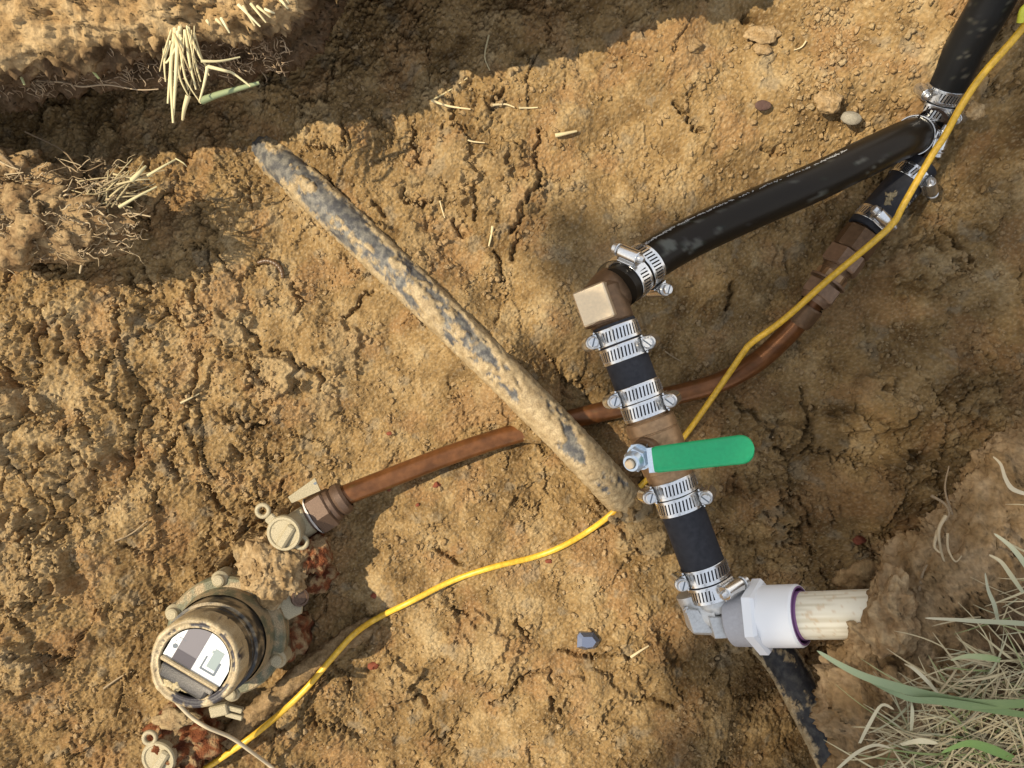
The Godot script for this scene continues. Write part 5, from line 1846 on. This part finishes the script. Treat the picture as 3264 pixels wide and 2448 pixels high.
func vegetation() -> void:
	# grass on the lower right bank
	var mb := MB.new()
	var cz := smp(1.0 / 60.0, 601, 2)
	for i in 4600:
		var u := rng.randf_range(2790, 3600)
		var vv := rng.randf_range(1600, 2800)
		# turf starts behind the bare strip
		var lim := 2960.0 + maxf(0.0, 2190.0 - vv) * 0.75 if vv < 2330 else 2870.0
		if u < lim + rng.randf_range(-60, 130):
			continue
		if vv < 2080 and rng.randf() < 0.88:
			continue
		if cz.get_noise_2d(u * 0.3, vv * 0.3) < -0.25 and rng.randf() < 0.7:
			continue
		var y := 0.335 + rng.randf_range(0.0, 0.006)
		var o := P(u, vv, y)
		var ang := PI + rng.randfn(0.15, 0.75)
		var l := rng.randf_range(0.010, 0.042)
		if rng.randf() < 0.18:
			l *= 1.5
		var d := Vector3(cos(ang), 0, -sin(ang))
		var rise := rng.randf_range(0.05, 0.75)
		var pts := PackedVector3Array()
		var side := d.cross(Vector3.UP) * rng.randf_range(-0.25, 0.25)
		for k in 7:
			var f := k / 6.0
			pts.append(o + (d * f + side * f * f) * l + Vector3.UP * (l * rise * (f - 0.75 * f * f)))
		var tpe := rng.randf()
		var a: Color
		var b: Color
		if tpe < 0.70:
			a = STRAW.lerp(STRAW2, rng.randf()).lerp(Color(0.22, 0.16, 0.09), rng.randf() * rng.randf()); b = a.lerp(Color(0.36, 0.28, 0.16), rng.randf())
		elif tpe < 0.88:
			a = Color(0.09, 0.13, 0.025).lerp(Color(0.20, 0.215, 0.08), rng.randf()); b = a.lerp(STRAW, rng.randf() * 0.5)
		else:
			a = Color(0.26, 0.25, 0.14); b = Color(0.34, 0.29, 0.17)
		blade(mb, pts, rng.randf_range(0.0004, 0.0017), a, b, Vector3(rng.randf_range(-0.4, 0.4), 1, rng.randf_range(-0.4, 0.4)), rng.randf_range(0.1, 0.5))
	tag(put(mb, "grass", M.grass), "mixed dry and green grass matted on the lower right bank", "grass", "", "stuff")
	# long blades that can be picked out
	var longs := [
		[[[3420, 2235], [3260, 2243], [3090, 2243], [2960, 2218], [2860, 2190], [2760, 2158], [2680, 2120], [2604, 2074]], 0.0078, Color(0.095, 0.145, 0.035), Color(0.29, 0.32, 0.19), "broad green grass blade reaching from the bank to the white adapter"],
		[[[3300, 2285], [3120, 2255], [2990, 2235], [2890, 2225], [2760, 2165]], 0.0060, Color(0.10, 0.15, 0.045), Color(0.21, 0.25, 0.13), "second green grass blade lying along the broad blade"],
		[[[3420, 2010], [3264, 1988], [3120, 1980], [3040, 1975], [2948, 1970]], 0.0036, Color(0.216, 0.238, 0.137), Color(0.446, 0.382, 0.252), "thin straight half dry blade crossing the bare bank"],
		[[[3230, 2420], [3150, 2385], [3080, 2370], [3000, 2400]], 0.0070, Color(0.101, 0.173, 0.036), Color(0.158, 0.238, 0.065), "wide fresh green blade among the straw"],
		[[[3300, 1850], [3262, 1790], [3220, 1740], [3168, 1700]], 0.0040, Color(0.245, 0.274, 0.173), Color(0.360, 0.338, 0.230), "grey green blade leaning up the bank"],
		[[[3262, 1890], [3220, 1830], [3190, 1790], [3152, 1768]], 0.0032, Color(0.302, 0.288, 0.173), Color(0.403, 0.338, 0.216), "dull straw blade below the grey green blade"],
		[[[3182, 1985], [3170, 1930], [3150, 1880], [3140, 1825]], 0.0030, Color(0.288, 0.288, 0.180), Color(0.324, 0.302, 0.202), "short upright blade above the thin straight blade"],
		[[[3290, 1580], [3230, 1560], [3205, 1525], [3190, 1480], [3165, 1455]], 0.0030, Color(0.475, 0.403, 0.274), Color(0.418, 0.331, 0.202), "pale bent straw at the top of the bank edge"],
		[[[2740, 2370], [2770, 2310], [2810, 2248], [2850, 2262]], 0.0030, Color(0.475, 0.418, 0.274), Color(0.432, 0.360, 0.216), "pale kinked straw standing on the bare bank strip"],
		[[[2660, 2460], [2730, 2400], [2790, 2375], [2840, 2385]], 0.0030, Color(0.461, 0.403, 0.259), Color(0.403, 0.331, 0.202), "pale straw arching low at the bank's lip"],
		[[[2990, 2210], [2945, 2160], [2910, 2130], [2882, 2116]], 0.0026, Color(0.475, 0.418, 0.274), Color(0.418, 0.346, 0.216), "thin pale straw above the broad green blade"],
		[[[2905, 2330], [2908, 2270], [2905, 2230]], 0.0028, Color(0.432, 0.389, 0.245), Color(0.396, 0.360, 0.230), "short stiff straw under the broad green blade"],
		[[[3190, 2105], [3140, 2095], [3080, 2092], [3030, 2105]], 0.0046, Color(0.173, 0.238, 0.086), Color(0.360, 0.346, 0.187), "green and yellow blade over bare soil"],
		[[[2870, 2375], [2930, 2362], [2990, 2370]], 0.0052, Color(0.518, 0.461, 0.302), Color(0.461, 0.396, 0.245), "broad bleached straw scrap on the bank"],
	]
	for q in longs:
		var pts := []
		for k in q[0].size():
			var w: Array = q[0][k]
			var f: float = float(k) / (q[0].size() - 1)
			pts.append(P(w[0], w[1], 0.347 + 0.010 * sin(f * PI * 0.8)))
		var b := MB.new()
		blade(b, catmull(pts, 5), q[1], q[2], q[3], Vector3(0.1, 1, 0.15), 0.35)
		tag(put(b, "grass_blade", M.grass), q[4], "grass blade")
	# straw tuft hanging from the turf edge at the top left
	var t := thing("straw_tuft", "sunlit tuft of pale straw hanging from the turf edge", "straw tuft", P(590, 110, 0.215))
	for q in [[[575, 85], [548, 190], [535, 330], 0.0028], [[560, 90], [545, 220], [552, 392], 0.0032], [[568, 100], [560, 250], [553, 370], 0.0028], [[575, 110], [585, 220], [600, 285], 0.0022], [[590, 95], [605, 200], [625, 285], 0.0024], [[598, 85], [620, 190], [640, 260], 0.0022], [[600, 100], [640, 185], [662, 212], 0.0020], [[662, 212], [715, 225], [745, 235], [798, 275], 0.0024], [[640, 195], [700, 195], [765, 182], 0.0020], [[662, 212], [650, 270], [635, 325], 0.0022], [[560, 110], [570, 235], [600, 305], 0.0018], [[600, 305], [588, 345], [582, 382], 0.0034], [[580, 120], [530, 200], [520, 150], 0.0018], [[570, 120], [590, 245], [640, 330], 0.0014], [[545, 130], [525, 190], [528, 260], 0.0020]]:
		var pts := []
		var kk: int = q.size() - 1
		for k in kk:
			pts.append(P(q[k][0], q[k][1], 0.228 - 0.018 * k / float(kk - 1) - (0.0 if k > 0 else 0.004)))
		var b := MB.new()
		stalk(b, pts, q[kk] * 0.62, STRAW.lerp(Color(0.62, 0.55, 0.32), rng.randf()))
		put(b, "stalk", M.straw, t)
	for i in 14:
		var u0 := rng.randf_range(545, 625)
		var dx := rng.randf_range(-45, 70)
		var ln := rng.randf_range(70, 230)
		var b := MB.new()
		stalk(b, [P(u0, 90 + rng.randf_range(-12, 20), 0.224), P(u0 + dx * 0.35 + rng.randf_range(-10, 10), 100 + ln * 0.5, 0.222 + rng.randf_range(-0.01, 0.008)), P(u0 + dx, 100 + ln, 0.205 + rng.randf_range(-0.012, 0.01))], rng.randf_range(0.0004, 0.0010), STRAW2.lerp(Color(0.58, 0.50, 0.29), rng.randf()))
		put(b, "stalk", M.straw, t)
	# cut stubble poking from the sunlit edge further right
	t = thing("straw_stubble", "row of short cut straw ends along the sunlit turf edge", "straw stubble", P(790, 50, 0.22))
	for q in [[760, 15, 830, 85], [775, 20, 812, 82], [800, 12, 848, 72], [820, 20, 862, 55], [845, 30, 875, 42], [690, 62, 712, 84], [705, 58, 732, 105], [660, 66, 668, 80], [895, 0, 918, 28], [905, -20, 920, 10]]:
		var b := MB.new()
		stalk(b, [P(q[0], q[1], 0.232), P((q[0] + q[2]) * 0.5, (q[1] + q[3]) * 0.5, 0.233), P(q[2], q[3], 0.230)], 0.0014, STRAW.lerp(Color(0.60, 0.54, 0.34), rng.randf()))
		put(b, "stalk", M.straw, t)
	var extra := [
		[[[262, 168], [280, 205], [315, 250]], 0.19, 0.0020, Color(0.44, 0.46, 0.20), "short green and cream stem on the dark turf face"],
		[[[35, 195], [60, 230], [78, 270]], 0.19, 0.0018, Color(0.44, 0.44, 0.22), "green tinged stem at the left end of the dark turf face"],
		[[[100, 258], [200, 262], [260, 276], [340, 270], [440, 286], [505, 284]], 0.165, 0.0010, Color(0.36, 0.27, 0.17), "long thin brown root lying along the turf face"],
		[[[640, 322], [700, 300], [770, 280], [826, 264]], 0.20, 0.0030, Color(0.24, 0.28, 0.15), "dull green blade beyond the hanging straw tuft"],
		[[[800, 132], [850, 138], [890, 148], [920, 150]], 0.14, 0.0014, Color(0.44, 0.38, 0.28), "pale dry stem in the shadow under the turf edge"],
	]
	for q in extra:
		var pts := []
		for w in q[0]:
			pts.append(P(w[0], w[1], q[1]))
		var b := MB.new()
		stalk(b, pts, q[2], q[3])
		tag(put(b, "stem", M.straw), q[4], "stem")
	# straw bundle on the rooty clod
	t = thing("straw_bundle", "bundle of matted straw and stems lying across the rooty clod", "straw bundle", P(370, 620, 0.12))
	for i in 46:
		var f := rng.randf()
		var o := Vector2(lerpf(240, 420, f) + rng.randf_range(-30, 30), lerpf(655, 585, f) + rng.randf_range(-35, 40))
		var a := -0.45 + rng.randfn(0.0, 0.35)
		var l := rng.randf_range(35, 95)
		var y := rng.randf_range(0.118, 0.14)
		var b := MB.new()
		stalk(b, [P(o.x - cos(a) * l, o.y - sin(a) * l, y), P(o.x + rng.randf_range(-8, 8), o.y + rng.randf_range(-16, 16), y + 0.004), P(o.x + cos(a) * l, o.y + sin(a) * l, y)], rng.randf_range(0.0005, 0.0013), Color(0.22, 0.165, 0.095).lerp(STRAW, rng.randf() * 0.8))
		put(b, "stalk", M.straw, t)
	for q in [[[380, 660], [440, 625], [500, 595], 0.0026], [[420, 575], [445, 550], [465, 530], 0.0040], [[470, 560], [520, 530], [560, 508], 0.0022], [[560, 505], [585, 520], [596, 532], 0.0012]]:
		var b := MB.new()
		stalk(b, [P(q[0][0], q[0][1], 0.14), P(q[1][0], q[1][1], 0.142), P(q[2][0], q[2][1], 0.138)], q[3] * 0.6, Color(0.46, 0.42, 0.24).lerp(STRAW, 0.4))
		put(b, "stalk", M.straw, t)
	# roots
	var roots := [
		[[[-20, 470], [60, 550], [80, 600], [110, 640], [128, 675]], 0.135, 0.0013, "long dark root dangling before the upright clod"],
		[[[15, 630], [20, 605], [60, 595], [95, 600], [120, 595]], 0.13, 0.0022, "thick pale curled root by the upright clod"],
		[[[-10, 510], [30, 530], [60, 540]], 0.135, 0.0010, "fine root hair above the pale curled root"],
		[[[-10, 560], [30, 555], [75, 550]], 0.135, 0.0010, "fine straight root above the pale curled root"],
		[[[350, 745], [375, 740], [375, 700], [410, 680], [480, 690]], 0.128, 0.0014, "pale hooked root at the tip of the rooty clod"],
		[[[-10, 800], [60, 805], [120, 825], [200, 815]], 0.12, 0.0012, "thin root along the clod's lower edge"],
		[[[270, 820], [260, 845], [254, 872]], 0.11, 0.0016, "short pale stem hanging below the rooty clod"],
		[[[3015, 1645], [2992, 1690], [3000, 1760], [3025, 1830]], 0.312, 0.0014, "pale wavy root on the right bank edge"],
		[[[2968, 1580], [3010, 1605], [3025, 1635], [3015, 1660]], 0.31, 0.0010, "thin curly root reaching up from the bank edge"],
		[[[3035, 1640], [3012, 1560], [3025, 1485]], 0.30, 0.0009, "thin upright rootlet on the bank edge"],
		[[[2990, 1690], [2978, 1740], [2996, 1762]], 0.312, 0.0013, "short knotted root next to the pale wavy root"],
		[[[3020, 1700], [3022, 1750], [3045, 1790], [3065, 1772]], 0.316, 0.0009, "hooked rootlet right of the pale wavy root"],
		[[[2930, 1880], [2940, 1830], [2955, 1800]], 0.312, 0.0012, "faint root on the bare bank above the white pipe"],
		[[[80, 420], [200, 480], [260, 545], [330, 520]], 0.10, 0.0010, "dim root in the shaded hollow"],
	]
	for q in roots:
		var pts := []
		for w in q[0]:
			pts.append(P(w[0], w[1], q[1] + rng.randf_range(-0.003, 0.003)))
		var b := MB.new()
		stalk(b, pts, q[2], Color(1.0, 1.0, 1.0))
		var mt: Material = M.root
		if q[3].contains("pale"):
			b = MB.new()
			stalk(b, pts, q[2], Color(0.40, 0.31, 0.19))
			mt = M.straw
		tag(put(b, "root", mt), q[3], "root")
	# fine hairs over the turf face
	var hb := MB.new()
	for i in 420:
		var u := rng.randf_range(-20, 900)
		var vv := 150.0 - u * 0.1 + rng.randf_range(10, 160)
		var y := 0.205 - (vv - 150.0 + u * 0.1) * 0.0003
		var a := rng.randf_range(-0.6, 1.4)
		var l := rng.randf_range(15, 50)
		stalk(hb, [P(u, vv, y), P(u + cos(a) * l * 0.3 + rng.randf_range(-9, 9), vv + sin(a) * l * 0.3 + rng.randf_range(-9, 9), y + 0.004), P(u + cos(a) * l * 0.65 + rng.randf_range(-9, 9), vv + sin(a) * l * 0.65 + rng.randf_range(-9, 9), y + 0.003), P(u + cos(a) * l, vv + sin(a) * l, y - 0.002)], rng.randf_range(0.00025, 0.0007), Color(0.24, 0.165, 0.10).lerp(Color(0.40, 0.30, 0.19), rng.randf()))
	tag(put(hb, "root_hairs", M.straw), "mat of fine root hairs on the dark turf face", "root hairs", "", "stuff")

func clod_roots() -> void:
	var hb := MB.new()
	for i in 230:
		var u := rng.randf_range(-20, 420)
		var vv := rng.randf_range(560, 850) - u * 0.12
		var y := 0.158 - absf(vv - 690.0) * 0.0002 - maxf(u - 250.0, 0.0) * 0.00012
		var a := rng.randf_range(-0.9, 0.9) + (PI if rng.randf() < 0.3 else 0.0)
		var l := rng.randf_range(20, 75)
		var pts := []
		for k in 5:
			pts.append(P(u + cos(a) * l * k / 4.0 + rng.randf_range(-7, 7), vv + sin(a) * l * k / 4.0 + rng.randf_range(-9, 9), y + rng.randf_range(-0.004, 0.004)))
		stalk(hb, pts, rng.randf_range(0.0003, 0.0008), Color(0.22, 0.15, 0.085).lerp(Color(0.46, 0.36, 0.22), rng.randf()))
	tag(put(hb, "root_hairs", M.straw), "tangle of fine pale roots over the rooty clod", "root hairs", "", "stuff")

func litter() -> void:
	clod_roots()
	# loose straws on the floor
	var straws := [
		[[1558, 112], [1545, 180], [1562, 225], 0.0010, "forked thin straw in the big shadow"], [[1375, 320], [1430, 338], [1500, 348], 0.0015, "pale straw at the shadow edge below the thin twig"],
		[[1375, 320], [1430, 290], [1490, 248], 0.0010, "thin twig rising from the pale straw into the shadow"], [[1570, 335], [1610, 332], [1640, 342], 0.0013, "pale straw between two cracks in the clay"],
		[[1655, 344], [1690, 344], [1715, 342], 0.0012, "short pale straw right of the cracks"], [[1770, 432], [1800, 426], [1838, 418], 0.0024, "thick short straw with a frayed end on the clay"],
		[[1475, 425], [1495, 448], [1545, 455], 0.0012, "bent pale straw with a side shoot"], [[1571, 720], [1566, 750], [1558, 785], 0.0018, "upright pale straw between the old pipe and the elbow"],
		[[1402, 640], [1410, 670], [1418, 695], 0.0010, "thin straw above the old pipe"], [[2010, 2095], [2040, 2075], [2068, 2058], 0.0017, "pale straw right of the shiny glass piece"],
		[[575, 1285], [605, 1270], [635, 1255], 0.0013, "small pale straw on the cracked left floor"], [[2570, 130], [2555, 150], [2530, 160], 0.0009, "tiny straw by the crumbs on the upper slope"],
		[[2120, 1120], [2150, 1140], [2170, 1150], 0.0008, "thin dark rootlet under the black branch pipe"], [[365, 1725], [420, 1700], [470, 1660], 0.0011, "thin root lying left of the meter"],
		[[330, 2195], [380, 2160], [420, 2140], 0.0012, "thin root beside the register"],
		[[2890, 1870], [2880, 1890], [2868, 1905], 0.0008, "tiny rootlet over the pipe hole"],
	]
	for q in straws:
		var b := MB.new()
		var col := STRAW.lerp(Color(0.6, 0.48, 0.28), rng.randf())
		if q[4].contains("root"):
			col = Color(0.30, 0.22, 0.13)
		var pts := []
		for k in 3:
			pts.append(on_soil(q[k][0], q[k][1], q[3] * 0.8 + 0.001))
		stalk(b, pts, q[3], col)
		tag(put(b, "straw", M.straw), q[4], "straw")
	# rust chips
	for q in [[1240, 1382, 6, "rust chip on the clay above the copper pipe"], [1392, 1545, 8, "rust chip just below the copper pipe"], [1190, 2122, 13, "big rust chip lying right of the muddy conduit"], [1748, 1790, 7, "rust chip under the yellow wire's bend"], [2742, 1720, 12, "orange chip stuck in the shaded right wall"], [1240, 1560, 6, "small rust chip nearest the brass nut below the copper pipe"], [1330, 1610, 5, "tiny rust chip on the clay between copper pipe and yellow wire"], [1190, 1900, 7, "rust chip right of the meter above the yellow wire"]]:
		var p := on_soil(q[0], q[1], 0.001)
		var b := MB.new()
		blob(b, p, Vector3(q[2], q[2] * 0.55, q[2] * 0.8) * 0.00046, 0.5, 0.2, int(q[0]), 8, 12)
		tag(put(b, "rust_chip", M.chip), q[3], "rust chip", "rust chips")
	# shiny faceted piece
	var g := on_soil(1876, 2042, 0.002)
	var b := MB.new()
	var rw := []
	for lv in [[0.0, 1.0], [0.006, 1.0], [0.0095, 0.62]]:
		var r := PackedVector3Array()
		for p in [Vector2(-0.0115, -0.006), Vector2(-0.009, -0.0092), Vector2(0.005, -0.0092), Vector2(0.0115, -0.001), Vector2(0.006, 0.0072), Vector2(-0.004, 0.0085), Vector2(-0.012, 0.006)]:
			r.append(g + Vector3(p.x * lv[1], lv[0] - 0.003, p.y * lv[1]))
		rw.append(r)
	for l in 2:
		for i in 7:
			var k := (i + 1) % 7
			b.patch([PackedVector3Array([rw[l][i], rw[l][k]]), PackedVector3Array([rw[l + 1][i], rw[l + 1][k]])], false, g)
	b.poly(rw[2], Vector3(0.1, 1, 0.1))
	tag(put(b, "glass_piece", M.glass), "shiny bluish faceted glass piece pressed into the clay", "glass piece")
	# curled grub
	b = MB.new()
	var gp := catmull([on_soil(822, 838, 0.004), on_soil(850, 831, 0.0045), on_soil(878, 840, 0.0045), on_soil(896, 860, 0.0045), on_soil(901, 886, 0.004)], 14)
	var segn := 11.0
	tube(b, gp, func(s, _p, _d): return 0.0030 * (0.35 + 0.65 * pow(sin(PI * clampf(s * 0.86 + 0.12, 0.0, 1.0)), 0.5)) * (1.0 - 0.12 * absf(cos(s * PI * segn))), 14, true, func(p, d): return Color(0.06, 0.032, 0.014).lerp(Color(0.14, 0.08, 0.035), clampf(0.5 + sin(p.x * 2500.0) * 0.5, 0, 1)))
	tag(put(b, "grub", M.grub), "small brown curved grub lying on the clay left of the old pipe", "grub")
